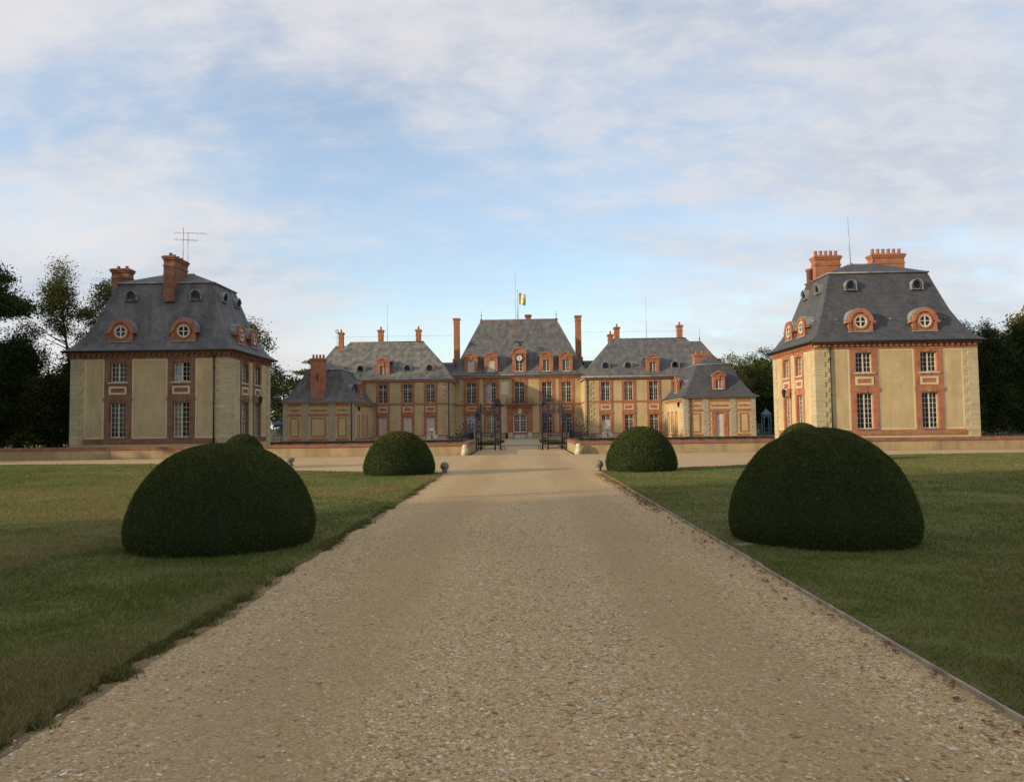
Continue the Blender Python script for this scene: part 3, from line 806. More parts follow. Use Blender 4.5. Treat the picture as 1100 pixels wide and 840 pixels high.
# stone steps, low hedges, bin
t = thing('stone_steps', 'two broad pale stone steps between the gate screens and the courtyard', 'steps', (0, 58.3, 0))
for i, (w, z0, z1, y) in enumerate(((1.7, 0.0, 0.04, 0), (1.55, 0.0, 0.09, 0.7))):
    b = MB(); b.box(F(0, y), -w, w, -0.9, 0, z0 - .02, z1, 'worn_step'); b.build('step', t)
def hedge_mesh(w, d, h, n, seed):
    r = np.random.default_rng(seed)
    u = r.random((n, 3)); f = r.integers(0, 3, n)
    P = (u - 0.5) * np.array([w, d, h]) + np.array([0, 0, h / 2])
    P[f == 0, 2] = h; k = f == 1; P[k, 1] = -d / 2; k = f == 2; P[k, 0] = np.sign(r.random(k.sum()) - .5) * w / 2
    P += r.normal(0, 0.015, (n, 3))
    D = r.normal(0, 1, (n, 3)); D /= np.linalg.norm(D, axis=1)[:, None]; Sd = np.cross(D, r.normal(0, 1, (n, 3))); Sd /= np.linalg.norm(Sd, axis=1)[:, None]
    s = 0.05
    V = np.stack([P - D * s, P + Sd * s, P + D * s, P - Sd * s], 1).reshape(-1, 3)
    q = r.random(n)[:, None]
    col = np.array([0.085, 0.14, 0.03]) * (1 - q) + np.array([0.16, 0.22, 0.06]) * q
    bx = np.array([[x, y, z] for x in (-w / 2 + .02, w / 2 - .02) for y in (-d / 2 + .02, d / 2 - .02) for z in (0, h - .02)])
    bf = np.array([[0, 1, 3, 2], [4, 6, 7, 5], [0, 4, 5, 1], [2, 3, 7, 6], [1, 5, 7, 3]])
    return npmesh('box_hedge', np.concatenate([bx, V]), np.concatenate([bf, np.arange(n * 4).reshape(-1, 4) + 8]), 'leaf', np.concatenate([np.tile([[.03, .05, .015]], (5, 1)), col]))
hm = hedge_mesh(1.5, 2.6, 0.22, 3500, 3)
for x, y, lab in ((-3.05, 63, 'low clipped box hedge seen through the left gate screen'), (3.1, 63, 'low clipped box hedge seen through the right gate screen'),
                  (-2.5, 70, 'second low box hedge further back behind the left gate screen'), (2.6, 70, 'second low box hedge further back behind the right gate screen')):
    tag(link('box_hedge', hm, None, (x, y, 0)), lab, 'hedge', 'low box hedges in the courtyard')
t = thing('litter_bin', 'small black bin left of the main front door', 'bin', (-1.86, 91.2, 0))
b = MB(); b.lathe((0, 0, 0), [(0.13, 0), (0.15, 0.6), (0.16, 0.62), (0.16, 0.66)], 'iron_dark', 16); b.build('body', t)
b = MB(); b.lathe((0, 0, 0.66), [(0.17, 0), (0.17, 0.03), (0.06, 0.09), (0.02, 0.1)], 'iron_dark', 16); b.build('lid', t)

# ------------------------------------------------------------------ windows, dormers, chimneys
WM = {}
def win_meshes(w, h, nx, ny, tr=0.0):
    key = (w, h, nx, ny, tr)
    if key in WM: return WM[key]
    b = MB(); f = 0.052
    b.box(W0, -w / 2, -w / 2 + f, -.06, 0, 0, h, 'white_paint'); b.box(W0, w / 2 - f, w / 2, -.06, 0, 0, h, 'white_paint')
    b.box(W0, -w / 2 + f, w / 2 - f, -.06, 0, 0, f, 'white_paint'); b.box(W0, -w / 2 + f, w / 2 - f, -.06, 0, h - f, h, 'white_paint')
    b.box(W0, -.042, .042, -.055, .012, f, h - f, 'white_paint')
    if tr: b.box(W0, -w / 2 + f, w / 2 - f, -.057, .006, h * tr - .03, h * tr + .03, 'white_paint')
    for sx in (-1, 1):
        a, c = sorted((sx * .042, sx * (w / 2 - f)))
        for i in range(1, nx):
            x = a + (c - a) * i / nx; b.box(W0, x - .0125, x + .0125, -.05, -.012, f, h - f, 'white_paint')
        for j in range(1, ny):
            z = f + (h - 2 * f) * j / ny
            b.box(W0, a, c, -.048, -.014, z - .0125, z + .0125, 'white_paint')
    fm = b.mesh('window')
    p = MB(); p.face([W0.p(-w / 2 + .02, -.035, .02), W0.p(w / 2 - .02, -.035, .02), W0.p(w / 2 - .02, -.035, h - .02), W0.p(-w / 2 + .02, -.035, h - .02)], 'glass')
    pm = p.mesh('pane')
    WM[key] = (fm, pm); return WM[key]
def pane_variant(pm, w, h, mat, half=0):
    key = (pm.name, mat, half)
    if key in WM: return WM[key]
    p = MB()
    if not half: p.face([W0.p(-w / 2 + .02, -.035, .02), W0.p(w / 2 - .02, -.035, .02), W0.p(w / 2 - .02, -.035, h - .02), W0.p(-w / 2 + .02, -.035, h - .02)], mat)
    else:
        p.face([W0.p(-w / 2 + .02, -.035, .02), W0.p(0, -.035, .02), W0.p(0, -.035, h - .02), W0.p(-w / 2 + .02, -.035, h - .02)], mat)
        p.face([W0.p(0, -.035, .02), W0.p(w / 2 - .02, -.035, .02), W0.p(w / 2 - .02, -.035, h - .02), W0.p(0, -.035, h - .02)], 'glass')
    WM[key] = p.mesh('pane'); return WM[key]
def window(t, fr, u, z, w, h, nx=2, ny=4, tr=0.0, depth=0.14, mat=None, half=0, name='window'):
    fm, pm = win_meshes(w, h, nx, ny, tr)
    o = link(name, fm, t, fr.p(u, -depth, z), fr.th)
    link('pane', pane_variant(pm, w, h, mat, half) if mat else pm, o)
    return o
def shutter(t, fr, u, z, w, h, depth=0.12):
    b = MB()
    for sx in (-1, 1):
        a, c = sorted((sx * .012, sx * (w / 2)))
        b.box(W0, a, c, -.05, -.02, 0, h, 'shutter')
        for q in (0.0, h * .47, h - .1): b.box(W0, a + .001, c - .001, -.02, 0, q + .001, q + .1, 'shutter')
        for q in (a + .001, c - .081): b.box(W0, q, q + .08, -.02, -.002, .001, h - .001, 'shutter')
        k = int(h / .09)
        for i in range(k):
            z0 = .1 + (h - .22) * i / k; b.box(W0, a + .08, c - .08, -.02, -.008, z0, z0 + .045, 'shutter')
    return b.build('shutter', t, fr.p(u, -depth, z), fr.th)
def sub(t, name, mb): return mb.build(name, t)

def gable_dormer(t, fr, u, z, w=1.9, h=2.1, ww=0.95, wh=1.5, depth=2.6, shut=False, mossy='slate_worn', arched=False, clock=False):
    """brick dormer: fr is the front plane"""
    b = MB(); a, c = u - w / 2, u + w / 2; z1 = z + h
    hole = (u - ww / 2, u + ww / 2, z + .12, z + .12 + wh)
    b.panel(fr, a, c, z, z1, 0.0, 'brick', [hole], side=-.3, reveal=-.2)
    b.box(fr, a + .06, a + .16, -depth, -.01, z, z1 - .02, 'slate'); b.box(fr, c - .16, c - .06, -depth, -.01, z, z1 - .02, 'slate')
    b.box(fr, u - ww / 2 - .12, u + ww / 2 + .12, -.02, .06, z + .04, z + .115, 'cream_stone')
    b.box(fr, a - .10, c + .10, -.35, .10, z1 + .002, z1 + .14, 'brick')
    b.box(fr, u - .12, u + .12, 0.002, .05, z + wh + .14, z1 - .002, 'brick')
    zt = z1 + .142
    if arched:
        k = 12; rr = w / 2 + .06
        arc = [(u + rr * cos(pi * i / k), zt + rr * 0.72 * sin(pi * i / k)) for i in range(k + 1)]
        b.prism(fr, arc, -.3, .0, 'brick'); rin = rr * .82
        outer = arc; inner = [(u + rin * cos(pi * i / k), zt + rin * .72 * sin(pi * i / k)) for i in range(k + 1)]
        b.prism(fr, outer + inner[::-1], .002, .09, 'brick')
        b.prism(fr, [(u + (rr + .05) * cos(pi * i / k), zt + .02 + (rr + .02) * 0.74 * sin(pi * i / k)) for i in range(k + 1)], -depth, -.302, 'lead')
    else:
        pw = w / 2 + .08; ph = .40
        b.prism(fr, [(u - pw, zt), (u + pw, zt), (u, zt + ph)], -.3, 0, 'brick')
        b.prism(fr, [(u - pw - .06, zt), (u - pw + .14, zt), (u, zt + ph - .10), (u + pw - .14, zt), (u + pw + .06, zt), (u, zt + ph + .08)], .002, .10, 'brick')
        b.prism(fr, [(u - pw - .08, zt - .02), (u + pw + .08, zt - .02), (u, zt + ph + .06)], -depth, -.302, mossy)
    d = sub(t, 'dormer', b)
    if shut: shutter(d, fr, u, z + .12, ww, wh, .1)
    elif clock:
        window(d, fr, u, z + .12, ww, wh - .45, 2, 3, 0, .1)
        k = MB(); zc_ = z + wh - .02
        k.disc(fr, u, zc_, .42, .07, 'clock_white'); k.ringdisc(fr, u, zc_, .40, .49, .0, .12, 'iron_dark')
        k.box(fr, u - .018, u + .018, .075, .085, zc_ - .08, zc_ + .33, 'iron_dark'); k.box(fr, u - .02, u + .02, .086, .096, zc_ - .24, zc_ + .05, 'iron_dark')
        for i in range(12):
            an = pi * i / 6; k.box(fr, u + .34 * cos(an) - .015, u + .34 * cos(an) + .015, .072, .078, zc_ + .34 * sin(an) - .03, zc_ + .34 * sin(an) + .03, 'iron_dark')
        sub(d, 'clock', k)
    else: window(d, fr, u, z + .12, ww, wh, 2, 4, 0, .1)
    return d
def eye_dormer(t, fr, u, z, w=1.8, depth=2.2):
    """brick dormer with arched head and a round window"""
    b = MB(); hw = w / 2 - .14; sh = .66; k = 16
    arc = [(u + hw * cos(pi * i / k), z + sh + hw * .98 * sin(pi * i / k)) for i in range(k + 1)]
    b.prism(fr, [(u - hw, z), (u + hw, z)] + arc, -.3, 0, 'brick')
    r0, r1 = hw * .80, hw + .10
    b.prism(fr, [(u + r1 * cos(pi * i / k), z + sh + r1 * sin(pi * i / k)) for i in range(k + 1)] + [(u + r0 * cos(pi * i / k), z + sh + r0 * sin(pi * i / k)) for i in range(k, -1, -1)], .002, .11, 'brick')
    for sx in (-1, 1):
        a, c = sorted((u + sx * (hw - .06), u + sx * (hw + .24))); b.box(fr, a, c, -.28, .13, z + sh - .12, z + sh + .02, 'brick')
        a, c = sorted((u + sx * (hw - .16), u + sx * (hw + .05))); b.box(fr, a, c, .003, .05, z + .02, z + sh - .122, 'brick')
    b.prism(fr, [(u + (r1 + .05) * cos(pi * i / k), z + sh + .02 + (r1 + .04) * sin(pi * i / k)) for i in range(k + 1)], -depth, -.05, 'lead')
    b.box(fr, u - hw + .06, u - hw + .12, -depth, -.301, z, z + sh, 'slate'); b.box(fr, u + hw - .12, u + hw - .06, -depth, -.301, z, z + sh, 'slate')
    b.box(fr, u - hw - .1, u + hw + .1, -.3, .10, z - .09, z - .001, 'lead')
    b.ringdisc(fr, u, z + sh - .02, .43, .53, .0, .075, 'brick')
    d = sub(t, 'dormer', b)
    w_ = MB(); cz = z + sh - .02
    w_.ringdisc(fr, u, cz, .34, .425, .0, .055, 'white_paint'); w_.box(fr, u - .04, u + .04, .012, .045, cz - .36, cz + .36, 'white_paint'); w_.box(fr, u - .36, u + .36, .012, .04, cz - .028, cz + .028, 'white_paint')
    w_.disc(fr, u, cz, .36, .010, 'glass')
    sub(d, 'round_window', w_); return d
def roof_eye(t, fr, u, z, r=.34, depth=1.3, m='lead', dark='glass'):
    b = MB(); k = 14
    for sx in (-1, 1):
        a, c = sorted((u + sx * r * 1.02, u + sx * r * 1.22)); b.box(fr, a, c, -depth, 0, z - r * .9, z, m)
    o = [(u + r * 1.22 * cos(pi * i / k), z + r * 1.22 * sin(pi * i / k)) for i in range(k + 1)]; n = [(u + r * 1.02 * cos(pi * i / k), z + r * 1.02 * sin(pi * i / k)) for i in range(k, -1, -1)]
    b.prism(fr, o + n, -depth, .06, m)
    b.ringdisc(fr, u, z, r * .72, r * 1.01, -.15, -.02, 'slate'); b.disc(fr, u, z, r * .98, -.1, dark)  # near-black disc stands for the shade inside the vent hole, not a pane
    b.box(fr, u - r * 1.3, u + r * 1.3, -.3, .05, z - r * 1.02, z - r * .9, m)
    return sub(t, 'roof_vent', b)
def chimney(t, x, y, w, d, z0, z1, pots=0, m='old_shaded_brick', slim=False, potaxis='x', band=True, base=None, pot=1.0):
    b = MB()
    if base:
        b.box(W0, x - w / 2 - base, x + w / 2 + base, -(y + d / 2 + base), -(y - d / 2 - base), z0, z0 + (z1 - z0) * .33, m)
        b.box(W0, x - w / 2, x + w / 2, -(y + d / 2), -(y - d / 2), z0 + (z1 - z0) * .33 , z1 - .3, m)
    else: b.box(W0, x - w / 2, x + w / 2, -(y + d / 2), -(y - d / 2), z0, z1 - .3, m)
    def band_(e, a, c): b.box(W0, x - w / 2 - e, x + w / 2 + e, -(y + d / 2 + e), -(y - d / 2 - e), a, c, m)
    band_(.07, z1 - .299, z1 - .16); band_(.12, z1 - .159, z1 - .06); band_(.04, z1 - .059, z1)
    if band: band_(.045, z1 - .75, z1 - .66)
    c = sub(t, 'chimney', b)
    for i in range(pots):
        L = w if potaxis == 'x' else d
        q = -L / 2 + L * (i + .5) / pots
        p = MB(); cx, cy = (x + q, y) if potaxis == 'x' else (x, y + q)
        p.lathe((cx, cy, z1 - .001), [(.13, 0), (.12, .2 * pot), (.10, .34 * pot), (.13, .36 * pot), (.13, .41 * pot), (.08, .42 * pot)], 'terracotta', 12)
        sub(c, 'chimney_pot', p)
    return c
def spandrel(b, fr, u, z0, z1, w, n=.05):
    b.panel(fr, u - w / 2, u + w / 2, z0, z1, n + .03, 'border', [(u - w / 2 + .13, u + w / 2 - .13, z0 + .12, z1 - .12)], side=n, reveal=n)
def quoins(t, x, y, sx, sy, z0, z1, m='stone', big=.86, small=.62, course=.335):
    b = MB(); z = z0; i = 0
    while z < z1 - .02:
        c = min(course, z1 - z); lx, ly = (big, small) if i % 2 else (small, big)
        X = sorted((x + sx * .045, x - sx * lx)); Y = sorted((y + sy * .045, y - sy * ly))
        b.box(W0, X[0], X[1], -Y[1], -Y[0], z + .008, z + c - .008, m)
        z += c; i += 1
    b.box(W0, *sorted((x + sx * .03, x - sx * small * .95)), *sorted((-(y + sy * .03), -(y - sy * small * .95))), z0, z1, m)
    return sub(t, 'quoin', b)
def downpipe(t, fr, u, z0, z1):
    b = MB(); b.tube(fr.p(u, .09, z0), fr.p(u, .09, z1), .05, .05, 'iron_dark', 8)
    b.lathe(fr.p(u, .09, z1), [(.05, 0), (.11, .1), (.12, .25)], 'iron_dark', 10)
    for z in (z0 + .6, (z0 + z1) / 2, z1 - .8): b.box(fr, u - .07, u + .07, 0.0, .15, z, z + .05, 'iron_dark')
    return sub(t, 'downpipe', b)
def cornice(t, x0, x1, y0, y1, z0, z1, m='brick', step=.36, top='brick', proud=.24):
    b = MB(); h = z1 - z0
    def rng_(e, a, c, mm):
        for fr, L in frames(x0, x1, y0, y1): b.box(fr, -e, L + e if fr.th in (0, pi) else L - (-e), .0, e, a, c, mm) if fr.th in (0, pi) else b.box(fr, 0, L, .0, e, a, c, mm)
    rng_(.06, z0, z0 + h * .3, m); rng_(proud, z1 - h * .28, z1, top)
    for fr, L in frames(x0, x1, y0, y1):
        k = int(L / step)
        for i in range(k):
            u = L * (i + .5) / k; b.box(fr, u - step * .27, u + step * .27, .0, proud * .8, z0 + h * .3 + .002, z1 - h * .28 - .002, m)
    return sub(t, 'cornice', b)
def frames(x0, x1, y0, y1):
    """front, right, back, left; u from 0 to length"""
    return [(F(x0, y0, 0), x1 - x0), (F(x1, y0, pi / 2), y1 - y0), (F(x1, y1, pi), x1 - x0), (F(x0, y1, -pi / 2), y1 - y0)]

# ------------------------------------------------------------------ the two corner pavilions
def pavilion(s, label, roofm):
    wd, dp = 10.75, 7.9; x0, x1 = -wd / 2, wd / 2; y0, y1 = 0, dp
    t = thing('pavilion', label, 'building', (s * 25.12, 48.15, 0), 0, 'matching corner pavilions')
    FR = frames(x0, x1, y0, y1); ZE = 6.95
    lo, up = (1.15, 2.38), (4.92, 1.33); ww = 1.10
    wallb = MB(); bands = MB(); bands2 = MB(); bord = MB()
    for fi, (fr, L) in enumerate(FR):
        us = (3.22, L - 3.22) if fi in (0, 2) else (2.75, 5.15)
        bw = 1.86 if fi in (0, 2) else 1.62
        holes = [(u - ww / 2, u + ww / 2, z, z + h) for u in us for z, h in (lo, up)]
        wallb.panel(fr, 0, L, 0.6, 6.5, 0, 'stucco', holes)
        wallb.panel(fr, 0, L, 6.5, ZE, 0, 'stucco')
        # brick columns with the two windows of a bay
        for u in us:
            b = MB(); hs = [(u - ww / 2, u + ww / 2, z, z + h) for z, h in (lo, up)]
            b.panel(fr, u - bw / 2, u + bw / 2, 1.06, 6.48, .05, 'old_shaded_brick' if s < 0 else 'brick', hs, side=0, reveal=-.22)
            m_ = 'old_shaded_brick' if s < 0 else 'brick'  # left pavilion takes the duller brick, shade put into its colour
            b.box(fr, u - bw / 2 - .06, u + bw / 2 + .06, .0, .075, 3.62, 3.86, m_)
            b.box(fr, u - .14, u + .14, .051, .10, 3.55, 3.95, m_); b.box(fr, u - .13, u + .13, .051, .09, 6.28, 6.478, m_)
            spandrel(b, fr, u, 4.06, 4.60, 1.2)
            b.box(fr, u - ww / 2 - .16, u + ww / 2 + .16, .051, .13, 4.80, 4.90, 'cream_stone'); b.box(fr, u - ww / 2 - .1, u + ww / 2 + .1, .051, .11, 1.065, 1.14, 'flat_stone')
            sub(t, 'brick_surround', b)
            for z, h in (lo, up):
                mat, half = None, 0
                if s < 0 and fi == 0 and u == us[1]: mat, half = ('glass_blind', 1) if z > 3 else ('glass_curtain', 1)
                window(t, fr, u, z, ww, h, 2, 7 if z < 3 else 4, 0, .15, mat, half)
        m_ = 'old_shaded_brick' if s < 0 else 'brick'
        bands.box(fr, .9, L - .9, .0, .055, .72, 1.055, m_); bands2.box(fr, .9, L - .9, .0, .056, 6.485, 6.62, m_)
        # raised pale rims of the render panels
        e = [.9] + [q for u in us for q in (u - bw / 2, u + bw / 2)] + [L - .9]
        for a, c in zip(e[::2], e[1::2]):
            if c - a > .25: bord.panel(fr, a + .02, c - .02, 1.08, 6.46, .014, 'border', [(a + .12, c - .12, 1.18, 6.36)], side=0, reveal=0)
        wallb.box(fr, 0, L, .0, .06, -.1, .6, 'stone') if fi in (0, 2) else wallb.box(fr, 0, L, .0, .06, -.1, .6, 'stone')
    sub(t, 'wall', wallb); sub(t, 'brick_band', bands); sub(t, 'brick_band', bands2); sub(t, 'panel_border', bord)
    for x, y, sx, sy in ((x0, y0, -1, -1), (x1, y0, 1, -1), (x1, y1, 1, 1), (x0, y1, -1, 1)): quoins(t, x, y, sx, sy, .6, 6.5)
    cornice(t, x0, x1, y0, y1, 6.52, ZE, 'old_shaded_brick' if s < 0 else 'brick')
    b = MB(); b.roof(x0, x1, y0, y1, [(-.42, -.42, ZE), (-.42, -.42, ZE + .06), (.10, .10, 7.42), (.55, .55, 8.15), (1.05, 1.05, 9.25), (1.6, 1.6, 10.9), (1.95, 1.95, 12.0)], roofm, False)
    b.roof(x0, x1, y0, y1, [(1.90, 1.90, 11.98), (1.90, 1.90, 12.07), (4.2, dp / 2, 13.05)], roofm, False)
    sub(t, 'roof', b)
    b = MB()
    for fr, L in frames(x0 + 1.88, x1 - 1.88, y0 + 1.88, y1 - 1.88): b.tube(fr.p(0, 0, 12.03), fr.p(L, 0, 12.03), .055, .055, 'lead', 6)
    b.tube((x0 + 4.2, dp / 2, 13.06), (x1 - 4.2, dp / 2, 13.06), .06, .06, 'lead', 6)
    sub(t, 'ridge_flashing', b)
    b = MB()
    for fr, L in FR: b.tube(fr.p(-.42, .45, ZE + .02), fr.p(L + .42, .45, ZE + .02), .075, .075, 'iron_dark', 8)
    sub(t, 'gutter', b)
    for fi, (fr, L) in enumerate(FR):
        us = (3.22, L - 3.22) if fi in (0, 2) else (2.75, 5.15)
        f2 = F(fr.o[0] - fr.n[0] * .25, fr.o[1] - fr.n[1] * .25, fr.th)
        f3 = F(fr.o[0] - fr.n[0] * 1.40, fr.o[1] - fr.n[1] * 1.40, fr.th)
        for u in us:
            eye_dormer(t, f2, u, 7.72, 1.8 if fi in (0, 2) else 1.5)
            roof_eye(t, f3, u + (.25 if fi in (0, 2) and u > 4 else 0), 11.05)
    # lead slate hooks
    b = MB()
    for fr, L in (FR[0], FR[1], FR[3]):
        for u in (L * .16, L * .5, L * .84):
            q = fr.p(u, -.62, 8.55); b.tube(q, (q[0] + fr.n[0] * .2, q[1] + fr.n[1] * .2, q[2] + .05), .05, .03, 'lead', 6)
    sub(t, 'roof_hook', b)
    if s < 0:
        downpipe(t, FR[0][0], wd - .98, .2, 6.6)
        chimney(t, .55, 2.35, .72, 2.1, 10.6, 13.85, 4, 'old_shaded_brick', potaxis='y', pot=.55)  # left stacks in the darker brick too, shade painted in
        chimney(t, -4.15, 3.9, 1.25, .7, 10.2, 13.5, 2, 'old_shaded_brick', pot=.55)
        b = MB(); ax, ay = .75, 3.0
        b.tube((ax, ay, 13.3), (ax, ay, 16.3), .025, .02, 'metal_grey', 6); b.tube((ax + .3, ay + .1, 13.3), (ax + .3, ay + .1, 15.9), .02, .02, 'metal_grey', 6)
        for z, L, o_ in ((15.95, 1.15, .5), (15.45, .8, .2)):
            b.tube((ax - L + o_, ay, z), (ax + L + o_, ay, z - .12), .014, .014, 'metal_grey', 5)
            for i in range(8):
                q = -L + o_ + 2 * L * i / 7; b.tube((ax + q, ay - .28, z - .06 - q * .05), (ax + q, ay + .28, z - .06 - q * .05), .010, .010, 'metal_grey', 4)
        sub(t, 'aerial', b)
    else:
        downpipe(t, FR[0][0], .98, .2, 6.6)
        chimney(t, -2.35, 4.9, 1.85, .75, 11.2, 13.9, 5, 'brick')
        chimney(t, 2.25, 5.2, 2.35, .75, 11.6, 14.05, 6, 'brick')
        b = MB(); b.lathe((-3.45, 5.2, 0), [(.22, 10.8), (.22, 12.85), (.28, 12.87), (.28, 13.03), (.2, 13.05)], 'old_shaded_brick', 12); sub(t, 'chimney', b)
        b = MB(); b.tube((-.95, dp / 2, 13.0), (-1.05, dp / 2, 16.6), .028, .012, 'metal_grey', 6); b.lathe((-.95, dp / 2, 13.0), [(.14, 0), (.12, .12), (.05, .2)], 'lead', 10); sub(t, 'lightning_rod', b)
    # wall lantern on the inner side face
    fr, L = FR[1] if s < 0 else FR[3]
    b = MB(); u = L * .5 + (.25 if s < 0 else -.25)
    b.path([fr.p(u, 0, 3.95), fr.p(u, .5, 4.15), fr.p(u, .62, 4.05)], .025, 'iron_dark')
    b.lathe(fr.p(u, .62, 3.45), [(.06, 0), (.10, .05), (.16, .42), (.19, .44), (.06, .6), (.03, .62)], 'iron_dark', 8, False)
    sub(t, 'wall_lantern', b)
    return t
pavilion(-1, 'shaded two storey brick and render pavilion at left with rooftop aerial', 'slate_worn')
pavilion(1, 'sunlit two storey brick and render pavilion at right with two rows of chimney pots', 'slate')

# ------------------------------------------------------------------ central block of the chateau
def central():
    t = thing('central_block', 'central chateau block with clock dormer and five tall window bays', 'building', (-0.17, 92.0, 0))
    hw, dp = 8.75, 12.0; fr = F(-hw, 0, 0); L = 2 * hw
    us = [hw + q for q in (-6.2, -3.65, 0, 3.5, 6.0)]; ww = 1.27; up = (4.55, 2.63); lo = (.62, 2.5)
    holes = [(u - ww / 2, u + ww / 2, z, z + h) for u in us for z, h in (up, lo) if not (u == hw and z < 3)] + [(hw - .86, hw + .86, 0, 3.12)]
    wb = MB(); wb.panel(fr, 0, L, 0, 7.7, 0, 'stucco', holes)
    for f2, l2 in frames(-hw, hw, 0, dp)[1:]: wb.panel(f2, 0, l2, 0, 7.7, 0, 'stucco')
    wb.box(fr, 0, hw - 1.7, 0, .07, -.1, .58, 'ashlar_grey'); wb.box(fr, hw + 1.7, L, 0, .07, -.1, .58, 'ashlar_grey')
    sub(t, 'wall', wb)
    for i, u in enumerate(us):
        b = MB(); door = u == hw; bw = 2.0
        b.panel(fr, u - bw / 2, u + bw / 2, 4.50, 7.62, .06, 'brick', [(u - ww / 2, u + ww / 2, up[0], up[0] + up[1])], side=0, reveal=-.22)
        b.box(fr, u - .14, u + .14, .061, .11, 7.2, 7.61, 'brick')
        if not door:
            b.panel(fr, u - bw / 2, u + bw / 2, .60, 4.26, .06, 'brick', [(u - ww / 2, u + ww / 2, lo[0], lo[0] + lo[1])], side=0, reveal=-.22)
            spandrel(b, fr, u, 3.58, 4.14, 1.3, .06)
            b.box(fr, u - bw / 2 - .04, u + bw / 2 + .04, .061, .10, 3.24, 3.44, 'brick')
        sub(t, 'brick_surround', b)
        window(t, fr, u, up[0], ww, up[1], 2, 5, .74, .15, 'glass_blind' if i == 1 else 'glass_curtain' if i == 4 else None, 1)
        if not door:
            window(t, fr, u, lo[0], ww, lo[1], 2, 5, .74, .15, 'glass_blind' if i == 0 else 'glass_curtain' if i == 1 else None)
    # door case
    b = MB(); u = hw
    b.panel(fr, u - 1.58, u + 1.58, .75, 4.2, .12, 'brick', [(u - .86, u + .86, .0, 3.12)], side=0, reveal=-.1)
    for sx in (-1, 1):
        a, c = sorted((u + sx * .98, u + sx * 1.5)); b.box(fr, a, c, .121, .24, .76, 3.35, 'brick'); b.box(fr, a - .06, c + .06, .0, .30, -.05, .755, 'cream_stone'); b.box(fr, a - .05, c + .05, .122, .29, 3.35, 3.52, 'brick')
    b.box(fr, u - 1.7, u + 1.7, .121, .36, 3.98, 4.2, 'brick'); b.box(fr, u - .22, u + .22, .122, .27, 3.14, 3.85, 'cream_stone')
    sub(t, 'door_surround', b)
    d = MB(); w, h = 1.72, 3.12
    for sx in (-1, 1):
        a, c = sorted((sx * .01, sx * (w / 2 - .06)))
        d.box(W0, a, c, -.05, 0, .02, .82, 'white_paint'); d.box(W0, a + .1, c - .1, .0, .015, .15, .7, 'white_paint')
        for q in (a, c - .08): d.box(W0, q, q + .08, -.05, 0, .82, h - .06, 'white_paint')
        for q in (.82, 2.28, 2.98): d.box(W0, a + .08, c - .08, -.05, .0, q, q + .08, 'white_paint')
        for i in (1, 2): d.box(W0, a + .08 + (c - a - .16) * i / 3 - .017, a + .08 + (c - a - .16) * i / 3 + .017, -.04, -.01, .9, 2.98, 'white_paint')
        for i in range(1, 6): d.box(W0, a + .08, c - .08, -.041, -.012, .9 + i * .345 - .017, .9 + i * .345 + .017, 'white_paint')
    d.box(W0, -w / 2, -w / 2 + .06, -.06, .01, 0, h, 'white_paint'); d.box(W0, w / 2 - .06, w / 2, -.06, .01, 0, h, 'white_paint'); d.box(W0, -w / 2 + .06, w / 2 - .06, -.06, .01, h - .06, h, 'white_paint')
    do = d.build('door', t, fr.p(u, -.1, 0))
    p = MB(); p.face([W0.p(-.8, -.03, .85), W0.p(.8, -.03, .85), W0.p(.8, -.03, 3.05), W0.p(-.8, -.03, 3.05)], 'glass'); p.build('pane', do)
    # balcony over the door
    b = MB(); b.box(fr, u - 1.75, u + 1.75, .05, .62, 4.30, 4.44, 'brick')
    for i in range(25):
        q = u - 1.7 + 3.4 * i / 24; b.tube(fr.p(q, .56, 4.44), fr.p(q, .56, 5.12 if abs(q - u) > .9 else 5.12), .014, .014, 'iron', 5)
    for z in (4.52, 5.13): b.box(fr, u - 1.72, u + 1.72, .54, .58, z, z + .04, 'iron')
    for sx in (-1, 1):
        for i in range(4): q = .1 + .13 * i; b.tube(fr.p(u + sx * 1.7, q, 4.44), fr.p(u + sx * 1.7, q, 5.12), .014, .014, 'iron', 5)
    sub(t, 'balcony', b)
    for e, n_, a, c in ((.05, .10, 4.27, 4.45), (.6, .075, .585, .74), (.05, .10, 7.64, 7.86)):
        b = MB(); b.box(fr, e, L - e, .0, n_, a, c, 'brick'); sub(t, 'brick_band', b)
    b = MB(); b.box(fr, -.1, L + .1, .0, .22, 7.86, 8.0, 'border'); b.box(fr, -.2, L + .2, .0, .34, 8.0, 8.08, 'border'); sub(t, 'cornice', b)
    b = MB(); q = hw - 1.92; b.panel(fr, q - .48, q + .48, 5.6, 7.3, .04, 'pale_plaster', side=0); sub(t, 'blank_sundial', b)
    for x, sx in ((-hw, -1), (hw, 1)): quoins(t, x, 0, sx, -1, .6, 7.6, 'rubble', .55, .4, .3)
    b = MB(); b.roof(-hw, hw, 0, dp, [(-.5, -.5, 8.08), (-.5, -.5, 8.15), (.15, .35, 8.7), (.8, .95, 9.9), (3.55, 5.85, 16.1)], 'slate_stained', True)
    # lower links to the wings
    for sx in (-1, 1):
        a, c = sorted((sx * (hw - .2), sx * (hw + 4.5)))
        b.roof(a, c, 1.0, 9.0, [(0, -.3, 7.9), (.02, 2.4, 10.0), (.04, 3.9, 10.3)], 'slate', True)
    sub(t, 'roof', b)
    b = MB(); b.tube((-hw + 3.4, dp / 2, 16.12), (hw - 3.4, dp / 2, 16.12), .13, .13, 'terracotta', 8)
    sub(t, 'ridge_tiles', b)
    b = MB(); b.tube(fr.p(-.5, .5, 8.12), fr.p(L + .5, .5, 8.12), .09, .09, 'lead', 8); sub(t, 'gutter', b)
    fd = F(-hw, .12, 0)
